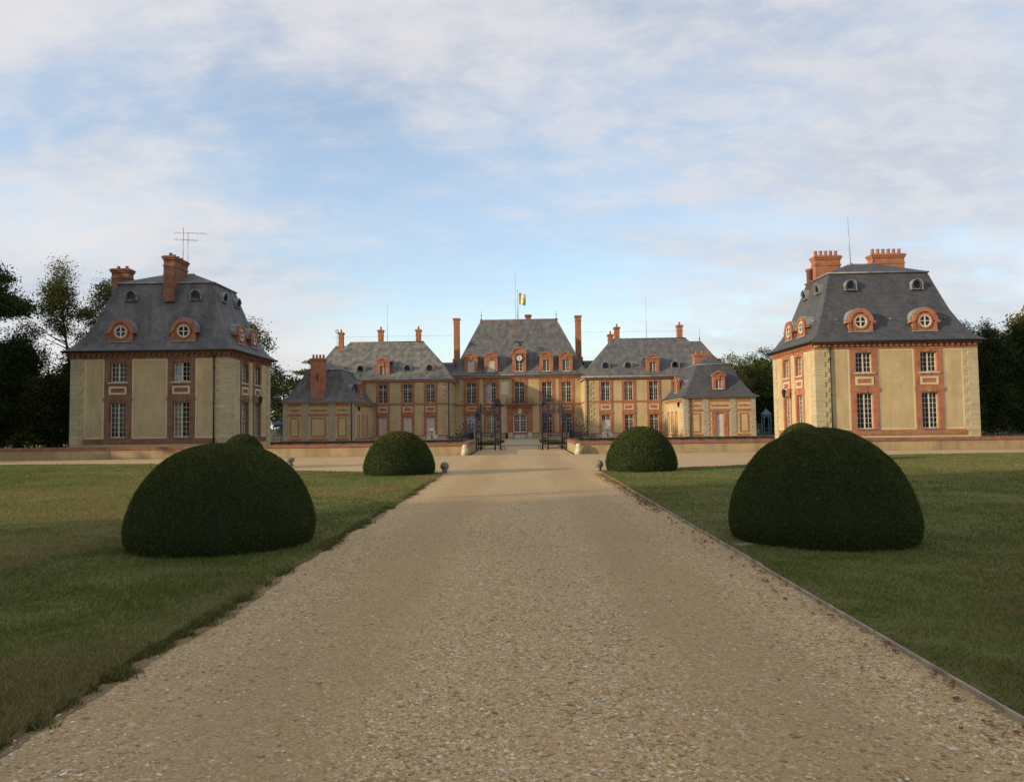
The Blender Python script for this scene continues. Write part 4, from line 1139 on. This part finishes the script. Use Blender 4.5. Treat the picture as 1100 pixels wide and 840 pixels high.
    for i, u in enumerate(us):
        if i == 2: gable_dormer(t, fd, u, 8.5, 1.8, 2.35, .9, 1.85, 3.2, arched=True, clock=True)
        else: gable_dormer(t, fd, u, 8.5, 1.75, 2.0, .9, 1.45, 3.0, shut=i < 2)
    b = MB(); z = 12.05; y = 1.15
    b.box(F(0, y), -.62, .62, -.35, .35, z + .42, z + .50, 'iron_dark'); b.tube((.12, y, z - .8), (.12, y, z + .42), .03, .03, 'iron_dark'); b.lathe((.12, y, z), [(.2, 0), (.16, .12), (.1, .28), (.04, .34)], 'iron_dark', 12)
    sub(t, 'bell_canopy', b)
    for x, zt in ((-8.45, 16.3), (8.05, 16.45)): chimney(t, x, 5.0, .78, .8, 8.0, zt, 0, 'brick', base=.16)
    chimney(t, 1.3, 6.2, .75, .6, 15.8, 16.85, 0, 'old_shaded_brick', band=False)
    for x in (-hw + 3.6, hw - 3.6):
        b = MB(); b.lathe((x, dp / 2, 16.1), [(.16, 0), (.10, .15), (.04, .3), (.03, .6), (.09, .7), (.03, .8), (.015, 1.3)], 'iron', 8); sub(t, 'finial', b)
    downpipe(t, fr, .45, .1, 7.8); downpipe(t, fr, L - .4, .1, 7.8)
    # rust stain below the flagstaff is part of the roof's wear
    b = MB(); b.tube((-8.4, 5.0, 14.0), (-25, 3.0, 13.7), .012, .012, 'iron_dark', 4); b.tube((8.0, 5.0, 14.2), (22, 3.0, 13.9), .012, .012, 'iron_dark', 4); sub(t, 'stay_wire', b)
    return t
central()
t = thing('flagpole', 'white flagpole with yellow flag on the ridge of the central block', 'flagpole', (-0.3, 98.0, 16.1))
b = MB(); b.tube((0, 0, -.3), (0, 0, 4.0), .10, .07, 'white_paint', 8); b.lathe((0, 0, 4.0), [(.09, 0), (.1, .06), (.03, .14)], 'white_paint', 10); b.build('pole', t)
b = MB(); b.tube((-.28, 0, -.3), (-.28, 0, 6.7), .028, .018, 'metal_grey', 5); b.tube((-.3, 0, .5), (.1, 0, .5), .02, .02, 'metal_grey', 5); b.build('mast', t)
b = MB(); nx, nz = 14, 20
def fp(i, j):
    u = i / nx; w = j / nz
    return (.25 + .85 * u, .16 * sin(5 * u + 2.2 * w) * u ** .5 + .05 * sin(9 * u), 3.75 - 1.55 * w - .28 * u * (1 - .4 * w) + .05 * sin(7 * u))
for i in range(nx):
    for j in range(nz):
        edge = i in (0, 1, nx - 1, nx - 2) or j in (0, nz - 1) or (abs(j - 8) < 2 and i in (5, 6, 7, 8) and (i + j) % 2)
        b.face([fp(i, j), fp(i + 1, j), fp(i + 1, j + 1), fp(i, j + 1)], 'flag_blue' if edge else 'flag_yellow', True)
b.build('flag', t)

# ------------------------------------------------------------------ wings
def wing(s, inner, label, shut):
    wd, dp = 17.3, 10.5
    t = thing('wing', label, 'building', (inner + s * wd / 2, 86.0, 0), 0, 'matching wings of the chateau')
    x0, x1 = -wd / 2, wd / 2
    FR = frames(x0, x1, 0, dp); fr, L = FR[0]; ZE = 7.3
    U = [2.45, 5.2, 8.2, 11.1, 14.2]; us = [L - q if s < 0 else q for q in U]; ww = 1.03
    up, lo = (4.52, 2.2), (.55, 2.25)
    holes = [(u - ww / 2, u + ww / 2, z, z + h) for u in us for z, h in (up, lo)]
    wb = MB(); wb.panel(fr, 0, L, 0, ZE - .3, 0, 'stucco', holes)
    for f2, l2 in FR[1:]: wb.panel(f2, 0, l2, 0, ZE - .3, 0, 'stucco')
    wb.box(fr, 0, L, 0, .06, -.1, .5, 'ashlar_grey'); sub(t, 'wall', wb)
    for i, u in enumerate(us):
        b = MB(); bw = 1.62
        b.panel(fr, u - bw / 2, u + bw / 2, 4.5, 6.98, .06, 'brick', [holes[2 * i]], side=0, reveal=-.2)
        b.panel(fr, u - bw / 2, u + bw / 2, .52, 4.3, .06, 'brick', [holes[2 * i + 1]], side=0, reveal=-.2)
        spandrel(b, fr, u, 3.4, 4.05, 1.15, .06); b.box(fr, u - bw / 2 - .04, u + bw / 2 + .04, .061, .10, 2.92, 3.14, 'brick')
        b.box(fr, u - .1, u + .1, .061, .105, 2.82, 3.3, 'brick'); b.box(fr, u - .1, u + .1, .061, .105, 6.72, 6.97, 'brick')
        sub(t, 'brick_surround', b)
        window(t, fr, u, up[0], ww, up[1], 2, 5, .72, .14, 'glass_curtain' if (i == 1 and s > 0) else None, 1)
        if shut: shutter(t, fr, u, lo[0], ww, lo[1])
        elif i == 0:
            window(t, fr, u, lo[0] + 1.6, ww, lo[1] - 1.6, 2, 2, 0, .14); shutter(t, fr, u, lo[0], ww, 1.59)
        else: window(t, fr, u, lo[0], ww, lo[1], 2, 5, .74, .14)
    fi, li = FR[1] if s < 0 else FR[3]
    for f2, l2, e, n_, a, c in ((fr, L, .3, .09, 4.31, 4.49), (fr, L, .3, .07, .505, .66), (fr, L, .2, .085, 6.99, 7.1), (fi, li, .3, .09, 4.31, 4.49)):
        b = MB(); b.box(f2, e, l2 - e, .0, n_, a, c, 'brick'); sub(t, 'brick_band', b)
    b = MB(); b.box(fr, -.1, L + .1, .0, .22, 7.1, 7.22, 'border'); b.box(fr, -.25, L + .25, .0, .36, 7.22, ZE, 'border')
    for f2, l2 in (FR[1], FR[3]): b.box(f2, 0, l2, .0, .22, 7.1, 7.22, 'border'); b.box(f2, 0, l2, .0, .36, 7.22, ZE, 'border')
    sub(t, 'cornice', b)
    for x, sx in ((x0, -1), (x1, 1)): quoins(t, x, 0, sx, -1, .5, 7.0, 'rubble', 1.0, .7, .32)
    m = 'slate_mossy' if s < 0 else 'slate_worn'
    b = MB(); b.roof(x0, x1, 0, dp, [(-.5, -.5, ZE), (-.5, -.5, ZE + .07), (.2, .25, 7.95), (.9, 1.05, 8.9), (3.9, 5.1, 12.45)], m, True)
    # lower rear range running outwards
    a, c = sorted((s * 3.5, s * 11.6))
    b.roof(a, c, 9.0, 21.0, [(-.4, -.4, ZE), (.15, .3, 8.0), (.7, 1.2, 9.2), (2.5, 5.9, 13.2)], m, True)
    # pointed stair turret behind the junction
    tx = -s * (wd / 2 + 2.9)
    k = 8; cy = 13.0
    sub(t, 'roof', b)
    b = MB(); b.lathe((tx, cy, 0), [(2.4, 6.5), (2.4, 7.2), (1.7, 8.6), (.8, 10.8), (.06, 12.3)], 'slate', 8, False); b.lathe((tx, cy, 12.25), [(.08, 0), (.03, .2), (.1, .4), (.02, .6), (.01, 1.2)], 'iron', 6); sub(t, 'turret_roof', b)
    b = MB(); b.tube((x0 + 3.9, dp / 2, 12.47), (x1 - 3.9, dp / 2, 12.47), .13, .13, 'old_shaded_brick' if s < 0 else 'slate', 8); sub(t, 'ridge_tiles', b)
    b = MB(); b.tube(fr.p(-.5, .5, ZE + .03), fr.p(L + .5, .5, ZE + .03), .085, .085, 'lead', 8); sub(t, 'gutter', b)
    fd = F(x0, .15, 0); gable_dormer(t, fd, us[2], 7.72, 1.55, 1.75, .78, 1.2, 3.0)
    fe = F(x0, .55, 0)
    for q in (2.6, 5.3, 11.0, 13.6): roof_eye(t, fe, L - q if s < 0 else q, 8.72, .42, 1.6, 'lead')
    if s < 0: chs = [((-16.5 - (inner - wd / 2)), 6.0), (-18.35, 6), (-13.1, 6)]
    cz = 14.25
    if s < 0:
        for X, Y in ((-24.4, 97), (-18.1, 92.5), (-13.2, 92.5)): chimney(t, X - (inner - wd / 2), Y - 86, .62, .62, 11.5, cz if X > -20 else 14.6, 1, 'brick', band=True)
        b = MB(); q = -17.0 - (inner - wd / 2); b.tube((q, 5.2, 12.4), (q, 5.2, 17.6), .03, .012, 'metal_grey', 5); sub(t, 'lightning_rod', b)
        q = -26.0 - (inner - wd / 2); b = MB(); b.tube((q, 15.0, 13.1), (q, 15.0, 15.6), .03, .02, 'iron', 5); b.ringdisc(F(q, 15.0), 0, 15.3, .16, .24, -.02, .02, 'iron'); sub(t, 'weathervane', b)
    else:
        for X, Y, z in ((12.5, 92.5, 14.2), (11.8, 93.5, 13.4), (20.6, 92.5, 14.35)): chimney(t, X - (inner + wd / 2), Y - 86, .66, .66, 11.0, z, 1, 'brick', band=True)
        b = MB(); q = 16.1 - (inner + wd / 2); b.tube((q, 5.2, 12.4), (q, 5.2, 17.8), .03, .012, 'metal_grey', 5); sub(t, 'lightning_rod', b)
        q = 25.3 - (inner + wd / 2); b = MB(); b.lathe((q, 15.0, 13.1), [(.1, 0), (.04, .3), (.1, .5), (.02, .7), (.01, 2.0)], 'iron', 6); sub(t, 'finial', b)
    downpipe(t, fr, L - .25 if s < 0 else .25, .1, 7.0)
wing(-1, -8.42, 'left chateau wing under a pale mossy slate roof with closed white shutters', True)
wing(1, 7.70, 'sunlit right chateau wing under a dark slate roof with long ridge', False)

# ------------------------------------------------------------------ single storey gatehouses
def gatehouse(s, label):
    wd, dp = 7.45, 10.3
    t = thing('gatehouse', label, 'building', (-21.45 if s < 0 else 20.85, 75.6, 0), 0, 'single storey gatehouses')
    x0, x1 = -wd / 2, wd / 2; FR = frames(x0, x1, 0, dp); ZE = 4.36
    wb = MB(); bk = MB(); st = MB()
    for fi, (fr, L) in enumerate(FR):
        holes = []
        if fi == 0 and s > 0: holes = [(L / 2 - .43, L / 2 + .43, 0, 2.72)]
        inner = (fi == 1 and s < 0) or (fi == 3 and s > 0)
        if inner: us = (2.3, 4.4, 6.5)
        wb.panel(fr, 0, L, 0, ZE, 0, 'stucco', holes)
        if fi in (0, 2):
            for a, c in ((.55, 1.85), (2.75, 4.7), (5.6, 6.9)):
                mid = L / 2
                bk.box(fr, a, c, 0, .05, 3.93, 4.22, 'brick'); bk.box(fr, a + .12, c - .12, 0, .05, 3.42, 3.58, 'brick'); bk.box(fr, a - .05, c + .05, 0, .075, 2.92, 3.14, 'brick')
                if 2 < a < 3 and s > 0 and fi == 0:
                    bk.panel(fr, mid - .83, mid + .83, 0, 2.915, .06, 'brick', [(mid - .43, mid + .43, 0, 2.72)], side=0, reveal=-.2)
                else:
                    bk.panel(fr, a + .18, c - .18, .72, 2.72, .05, 'brick', [(a + .28, c - .28, .82, 2.62)], side=0, reveal=0)
                    bk.box(fr, a, c, 0, .05, .3, .52, 'brick')
            for a, c in ((1.95, 2.65), (4.8, 5.5)):
                z = .0; i = 0
                while z < 4.2:
                    e = .0 if i % 2 else .08; st.box(fr, a + e, c - e, 0, .06, z + .008, min(z + .31, 4.25), 'ashlar_grey'); z += .32; i += 1
        elif inner:
            for u in us:
                bk.panel(fr, u - .5, u + .5, .62, 3.0, .05, 'brick', [(u - .32, u + .32, .62, 2.82)], side=0, reveal=-.12)
            bk.box(fr, .7, L - .7, 0, .07, 3.96, 4.18, 'brick'); bk.box(fr, .7, L - .7, 0, .05, .3, .46, 'brick')
    sub(t, 'wall', wb); sub(t, 'brick_panel', bk); sub(t, 'pilaster', st)
    for x, y, sx, sy in ((x0, 0, -1, -1), (x1, 0, 1, -1), (x1, dp, 1, 1), (x0, dp, -1, 1)): quoins(t, x, y, sx, sy, 0, 4.25, 'ashlar_grey', .55, .42, .32)
    fr, L = FR[0]
    b = MB()
    for f2, l2 in FR: b.box(f2, -.05 if f2.th in (0, pi) else 0, l2 + .05 if f2.th in (0, pi) else l2, .0, .22, 4.25, ZE, 'border')
    sub(t, 'cornice', b)
    m = 'slate' if s > 0 else 'slate_worn'
    b = MB(); b.roof(x0, x1, 0, dp, [(-.4, -.4, ZE), (-.4, -.4, ZE + .06), (.15, .15, 4.75), (.7, .7, 5.55), (1.3, 1.3, 6.6), (1.95, 1.95, 7.95)], m, False)
    b.roof(x0, x1, 0, dp, [(1.9, 1.9, 7.94), (1.9, 1.9, 8.0), (wd / 2, 4.2, 8.95)], m, False); sub(t, 'roof', b)
    b = MB()
    for f2, l2 in frames(x0 + 1.9, x1 - 1.9, 1.9, dp - 1.9): b.tube(f2.p(0, 0, 7.98), f2.p(l2, 0, 7.98), .05, .05, 'lead', 6)
    sub(t, 'ridge_flashing', b)
    fi, li = FR[1] if s < 0 else FR[3]
    f2 = F(fi.o[0] - fi.n[0] * .3, fi.o[1] - fi.n[1] * .3, fi.th)
    gable_dormer(t, f2, li / 2, 5.0, 1.25, 1.35, .62, .95, 2.0)
    f3 = F(fi.o[0] - fi.n[0] * .75, fi.o[1] - fi.n[1] * .75, fi.th)
    for u in (li / 2 - 2.3, li / 2 + 2.3): roof_eye(t, f3, u, 5.95, .36, 1.2)
    if s > 0:
        f4 = F(x0, .35, 0); gable_dormer(t, f4, L / 2 + .1, 5.15, 1.3, 1.45, .72, 1.0, 2.2)
        d = MB(); d.box(W0, -.43, .43, -.05, 0, .02, 2.7, 'shutter')
        for z in (.2, 1.1, 1.9): d.box(W0, -.33, .33, .0, .015, z, z + .65, 'shutter')
        do = d.build('door', t, fr.p(L / 2, -.12, 0)); h = MB(); h.tube((.34, -.02, 1.2), (.34, -.08, 1.2), .03, .03, 'iron_dark'); h.build('handle', do)
        chimney(t, .0, 6.6, 2.0, .7, 7.5, 9.55, 3, 'brick', band=False); chimney(t, 1.95, 8.0, .8, .7, 6.5, 9.1, 0, 'brick', band=False)
        downpipe(t, FR[0][0], .62, .1, 4.2)
    else:
        c = chimney(t, -.15, .55, 1.45, .8, 4.75, 9.05, 4, 'brick', band=False)
        a = MB(); f5 = F(-.15, .15, 0); z = 7.1
        a.box(f5, -.025, .025, .01, .04, z - .55, z + .45, 'iron_dark')
        for sx in (-1, 1): a.path([f5.p(0, .03, z - .1), f5.p(sx * .16, .03, z + .1), f5.p(sx * .18, .03, z + .36)], .025, 'iron_dark'); a.path([f5.p(0, .03, z - .1), f5.p(sx * .14, .03, z - .3)], .022, 'iron_dark')
        a.build('wall_anchor', c)
        downpipe(t, FR[0][0], L - .2, .1, 4.2)
    b = MB(); u = .35 if s < 0 else li - .35
    b.path([fi.p(u, 0, 3.8), fi.p(u, .5, 3.95)], .03, 'iron_dark'); b.lathe(fi.p(u, .5, 3.35), [(.07, 0), (.17, .4), (.2, .42), (.05, .58)], 'iron_dark', 8, False); sub(t, 'wall_lantern', b)
gatehouse(-1, 'low gatehouse left of court with tall brick chimney on its front slope')
gatehouse(1, 'low sunlit gatehouse right of court with white door and brick dormer')

# ------------------------------------------------------------------ trellis obelisks
def trellis(x, y, h, label, fence):
    t = thing('garden_trellis', label, 'trellis', (x, y, 0), 0, 'blue trellis niches among the trees')
    b = MB(); w = .42
    for sx in (-1, 1):
        for sy in (-1, 1): b.box(F(sx * w, sy * w), -.05, .05, -.05, .05, 0, h * .72, 'trellis_blue')
    k = 10
    for f2 in (F(0, -w), F(0, w)):
        b.prism(f2, [(w * 1.1 * cos(pi * i / k), h * .62 + w * 1.1 * sin(pi * i / k)) for i in range(k + 1)] + [(w * .72 * cos(pi * i / k), h * .62 + w * .72 * sin(pi * i / k)) for i in range(k, -1, -1)], -.04, .04, 'trellis_blue')
    b.build('arch', t)
    b = MB(); b.roof(-w - .1, w + .1, -w - .1, w + .1, [(0, 0, h * .74), (0, 0, h * .77), (.25, .25, h * .86), (w + .04, w + .04, h * .95)], 'trellis_blue', True); b.lathe((0, 0, h * .94), [(.05, 0), (.09, .08), (.03, .2)], 'trellis_blue', 8); b.build('canopy', t)
    b = MB(); s = -1 if x > 0 else 1
    a, c = sorted((s * .5, s * 2.4))
    for i in range(13): q = a + (c - a) * i / 12; b.box(W0, q - .02, q + .02, -.02, .02, 0, h * .45, 'trellis_blue')
    for i in range(7): z = .05 + h * .42 * i / 6; b.box(W0, a, c, -.021, .021, z, z + .04, 'trellis_blue')
    b.build('lattice', t)
trellis(30.6, 90, 3.5, 'pale blue trellis niche beyond the right gatehouse', True)
trellis(-28.9, 85, 2.8, 'dark blue trellis niche in the shade beside the left gatehouse', True)

# ------------------------------------------------------------------ trees
PAL = {'dark': ((0.020, 0.033, 0.012), (0.050, 0.070, 0.022)), 'mid': ((0.045, 0.068, 0.018), (0.095, 0.120, 0.032)), 'olive': ((0.06, 0.065, 0.02), (0.13, 0.12, 0.035)),
       'autumn': ((0.16, 0.08, 0.025), (0.26, 0.14, 0.04)), 'tan': ((0.12, 0.09, 0.04), (0.19, 0.14, 0.06)), 'fresh': ((0.06, 0.085, 0.02), (0.12, 0.15, 0.035))}
def crown_mesh(name, ell, n, leaf, pal, seed, clump=0.9, nclump=60, flat=0.75, shell=0.55, tint=None, tintf=0.0, core=0):
    """ell: list of (cx,cy,cz,rx,ry,rz)"""
    r = np.random.default_rng(seed)
    vol = np.array([e[3] * e[4] * e[5] for e in ell]); vol = vol / vol.sum()
    which = r.choice(len(ell), nclump, p=vol); E = np.array(ell)[which]
    d = r.normal(0, 1, (nclump, 3)); d /= np.linalg.norm(d, axis=1)[:, None]
    rad = (shell + (1 - shell) * r.random(nclump))[:, None]
    cc = E[:, :3] + d * E[:, 3:] * rad
    cs = clump * r.uniform(0.55, 1.35, nclump)
    k = r.choice(nclump, n, p=cs ** 2 / (cs ** 2).sum())
    off = r.normal(0, 1, (n, 3)) * np.array([1, 1, flat]) * 0.5
    C = cc[k] + off * cs[k][:, None]
    D = r.normal(0, 1, (n, 3)); D /= np.linalg.norm(D, axis=1)[:, None]
    Sd = np.cross(D, r.normal(0, 1, (n, 3))); Sd /= np.linalg.norm(Sd, axis=1)[:, None]
    s = leaf * r.uniform(0.6, 1.4, n)[:, None]
    if core:
        w2 = r.choice(len(ell), core, p=vol); E2 = np.array(ell)[w2]; d2 = r.normal(0, 1, (core, 3)); d2 /= np.linalg.norm(d2, axis=1)[:, None]
        C2 = E2[:, :3] + d2 * E2[:, 3:] * (0.72 * r.random(core) ** 0.4)[:, None]
        C = np.concatenate([C, C2]); D = np.concatenate([D, D[:core]]); Sd = np.concatenate([Sd, Sd[:core]]); s = np.concatenate([s, s[:core] * 2.6]); k = np.concatenate([k, k[:core]]); n += core
    V = np.stack([C - D * s * .6, C + Sd * s * .35, C + D * s * .6, C - Sd * s * .35], 1).reshape(-1, 3)
    a, b_ = np.array(PAL[pal][0]), np.array(PAL[pal][1])
    q = np.clip(r.random(n) * .6 + r.random(nclump)[k] * .4, 0, 1)[:, None]
    col = a * (1 - q) + b_ * q
    if tint:
        tk = (r.random(nclump)[k] < tintf)[:, None]; ta, tb = np.array(PAL[tint][0]), np.array(PAL[tint][1]); col = np.where(tk, ta * (1 - q) + tb * q, col)
    return npmesh(name, V, np.arange(n * 4).reshape(-1, 4), 'leaf', col), cc, cs
def limbs_mesh(name, h, r0, cc, seed, lean=(0, 0), nl=16, top=0.85):
    r = random.Random(seed); b = MB(); pts = []
    for i in range(9):
        t_ = i / 8; pts.append((lean[0] * t_ + r.uniform(-.12, .12) * (i > 0), lean[1] * t_ + r.uniform(-.12, .12) * (i > 0), h * top * t_))
    rad = lambda t_: r0 * (1.25 if t_ == 0 else 1.0) * (1 - .85 * t_)
    for i in range(8): b.tube(pts[i], pts[i + 1], rad(i / 8), rad((i + 1) / 8), 'bark', 9, False)
    idx = list(range(len(cc))); r.shuffle(idx)
    for j in idx[:nl]:
        c = Vector(cc[j]); z = max(0.12 * h, min(c.z - 0.35 * math.hypot(c.x, c.y), h * top * .97)); t_ = z / (h * top); i = min(7, int(t_ * 8)); f = t_ * 8 - i
        p = Vector(pts[i]).lerp(Vector(pts[i + 1]), f); q = p.lerp(c, .5) + Vector((r.uniform(-.3, .3), r.uniform(-.3, .3), r.uniform(-.1, .35)))
        a = rad(t_) * .55
        b.tube(p, q, a, a * .6, 'bark', 6, False); b.tube(q, c, a * .6, .012, 'bark', 6, False)
    return b.mesh(name)
def tree(name, label, loc, h, ell, n, leaf, pal, seed, r0=.3, clump=.9, nclump=60, group=None, lean=(0, 0), nl=16, flat=.75, shell=.55, tint=None, tintf=0, cat='tree', top=.85, core=0):
    t = thing(name, label, cat, loc, 0, group)
    cm, cc, cs = crown_mesh('crown', ell, n, leaf, pal, seed, clump, nclump, flat, shell, tint, tintf, core)
    link('trunk', limbs_mesh('trunk', h, r0, cc, seed, lean, nl, top), t); link('crown', cm, t)
    return t
GL, GR = 'trees beyond the left pavilion', 'trees beyond the right pavilion'
# left of the left pavilion
tree('pine_tree', 'tall dark spreading pine reaching in at the left edge of view', (-36.0, 45, 0), 14, [(1.0, 0, 11.3, 3.6, 3, 1.5), (2.2, .3, 9.8, 2.6, 2.4, 1.1), (-1, 0, 12.2, 2.5, 2.5, 1.2), (1.4, 0, 8.0, 2.2, 2, .7)], 42000, .14, 'dark', 21, .35, 1.0, 75, GL, (.4, 0), 30, .5, .4)
tree('birch_tree', 'slender airy tree with visible leaning trunk behind left pavilion roof edge', (-38.3, 62, 0), 16.5, [(-2.4, 0, 13, 1.9, 1.9, 2.4), (-1.9, 0, 15.3, .9, .9, 1.1), (-2.8, 0, 10.6, 2.1, 2.0, .8)], 12000, .13, 'olive', 22, .22, .8, 50, GL, (-2.3, 0), 40, .8, .35, 'mid', .4)
tree('birch_tree', 'airy tree with bare twigs on top hugging left pavilion roof', (-37.4, 63, 0), 16, [(.0, 0, 12.4, 1.6, 1.6, 2.8), (.8, 0, 14.7, .9, .9, 1.2), (-.8, 0, 8.6, 2.1, 1.8, 1.8)], 15000, .13, 'olive', 23, .22, .85, 54, GL, (.6, 0), 36, .8, .4, 'mid', .5)
for i, (x, y, h, lab) in enumerate(((-39.5, 56, 9.6, 'dense dark evergreen filling the left edge below the pine'), (-36.2, 58, 8.3, 'dense dark evergreen behind the left end of moat wall'), (-34.9, 59.5, 7.6, 'dense dark evergreen in the middle of the wall of evergreens'), (-32.6, 60.5, 7.0, 'dense dark evergreen half hidden behind the left pavilion corner'), (-36.6, 55.5, 6.6, 'shorter dense dark evergreen in front of the wall of evergreens'), (-33.2, 57, 7.6, 'dense dark evergreen touching the left pavilion wall'), (-44, 60, 10, 'dense dark evergreen farthest left behind the others'), (-38, 66, 8.6, 'dense dark evergreen standing behind the slender trees'))):
    tree('evergreen_tree', lab, (x, y, 0), h, [(0, 0, h * .40, 2.5, 2.0, h * .42), (0, 0, h * .75, 1.7, 1.6, h * .24)], 24000, .13, 'dark', 30 + i, .3, .85, 130, GL, (0, 0), 8, .8, .55, core=4500)
tree('broadleaf_tree', 'loose green tree rising behind right corner of left pavilion', (-29.2, 76, 0), 13.6, [(0, 0, 10.3, 2.6, 2.6, 3.1), (1.0, 0, 7.2, 2.8, 2.6, 2.2)], 18000, .18, 'mid', 41, .32, 1.0, 80, GL, (.3, 0), 22, .75, .5, 'olive', .45)
tree('broadleaf_tree', 'darker bushy tree between left pavilion and left gatehouse', (-31.8, 96, 0), 9.6, [(0, 0, 6.2, 3.2, 3, 3.3), (1.2, 0, 3.5, 3.2, 3, 2.4)], 11000, .26, 'dark', 42, .3, 1.0, 80, GL, (0, 0), 12, .75, .5, 'mid', .3)
tree('broadleaf_tree', 'low dark tree in the gap beside left gatehouse wall', (-32.6, 86.5, 0), 6.5, [(0, 0, 3.3, 3.0, 2.6, 3.0)], 8000, .24, 'dark', 43, .25, 1.0, 60, GL, (0, 0), 8, .75, .45)
tree('cedar_tree', 'layered pale green cedar rising behind left gatehouse roof', (-32.8, 112, 0), 13, [(.6, 0, 12.0, 2.6, 2, .5), (0, 0, 10.4, 3.2, 2.5, .45), (.8, 0, 8.7, 3.6, 2.8, .5), (0, 0, 6.8, 3.8, 3, .6)], 9000, .24, 'fresh', 44, .35, .95, 75, GL, (0, 0), 34, .28, .35, None, 0, 'tree', .93)
# right
for i, (x, y, h, lab) in enumerate(((36.4, 60, 10.0, 'tall dark clipped tree touching the right pavilion'), (39.3, 60.5, 10.1, 'tall dark clipped tree second out from right pavilion'), (42.3, 61, 10.4, 'tall dark clipped tree near the right edge of view'), (45.6, 61, 10.6, 'tall dark clipped tree cut by the right edge of view'))):
    tree('clipped_tree', lab, (x, y, 0), h, [(0, 0, h * .35, 2.0, 1.5, h * .35), (0, 0, h * .65, 1.8, 1.5, h * .33)], 34000, .115, 'dark', 50 + i, .28, .6, 220, GR, (0, 0), 8, .9, .7, 'mid', .12, core=5000)
tree('maple_tree', 'orange tinged tree top showing over the dark clipped trees at right', (50.5, 70, 0), 14.0, [(0, 0, 9.5, 3.5, 3, 4.2)], 9000, .26, 'olive', 58, .35, 1.1, 70, GR, (0, 0), 16, .75, .5, 'autumn', .5)
FOR = [(28.5, 121, 13.6, 'fresh', 'mid', 'green rounded tree rising behind right gatehouse chimney'), (33.5, 117, 13.0, 'olive', 'tan', 'brownish thinning tree in the gap between right gatehouse and right pavilion'), (41.5, 124, 14.6, 'mid', 'fresh', 'tall green tree partly behind right pavilion cornice'),
       (31.2, 104, 8.8, 'olive', 'autumn', 'low russet tree just right of right gatehouse roof'), (35.4, 102, 8.4, 'dark', 'mid', 'low dark tree behind the pale blue trellis'), (39.8, 104, 10.0, 'dark', 'olive', 'dark tree right of the pale blue trellis'), (23.5, 126, 13.0, 'fresh', None, 'green tree crown peeking over right wing roof end'), (37.2, 121, 13.0, 'mid', 'olive', 'green tree crown between the brownish tree and the right pavilion')]
for i, (x, y, h, p, ti, lab) in enumerate(FOR):
    tree('broadleaf_tree', lab, (x, y, 0), h, [(0, 0, h * .62, 3.4, 3.2, h * .36), (.6, 0, h * .32, 3.5, 3, h * .26)], 16000, .22, p, 60 + i, .35, 1.1, 100, GR, (0, 0), 14, .7, .55, ti, .45, core=2500)
# wood edge: the park trees out of frame to the left of the drive, whose shade falls over it
base = tree('park_tree', 'broad park tree left of the drive, nearest the gravel court', (-41, -6, 0), 21, [(0, 0, 13, 5.5, 5.5, 7.2), (0, 0, 7, 5.0, 5.0, 5.2)], 16000, .5, 'mid', 80, .5, 1.9, 120, 'park trees shading the drive', (0, 0), 18, .8, .4)
kk = 0
for y, x, sc in ((-14, -43, 1.0), (-21, -40, 1.05), (-29, -43, .95), (-37, -40, 1.05), (-46, -42, 1.0), (-55, -40, 1.05), (-16, -50, 1.15), (-31, -51, 1.2), (-47, -51, 1.15)):
    kk += 1
    copy_thing(base, (x, y, 0), kk * 1.3, 'broad park tree in the row left of the drive behind the camera', 'park trees shading the drive', (sc, sc, sc))
for x, y, sc in ((-46, 36, .95), (-45, 43, .95), (-53, 52, .95), (-58, 60, .95), (-59, 67, .95)):
    kk += 1
    copy_thing(base, (x, y, 0), kk * 1.3, 'park tree beside the pine left of the left pavilion', 'park trees by the left pavilion', (sc, sc, sc))
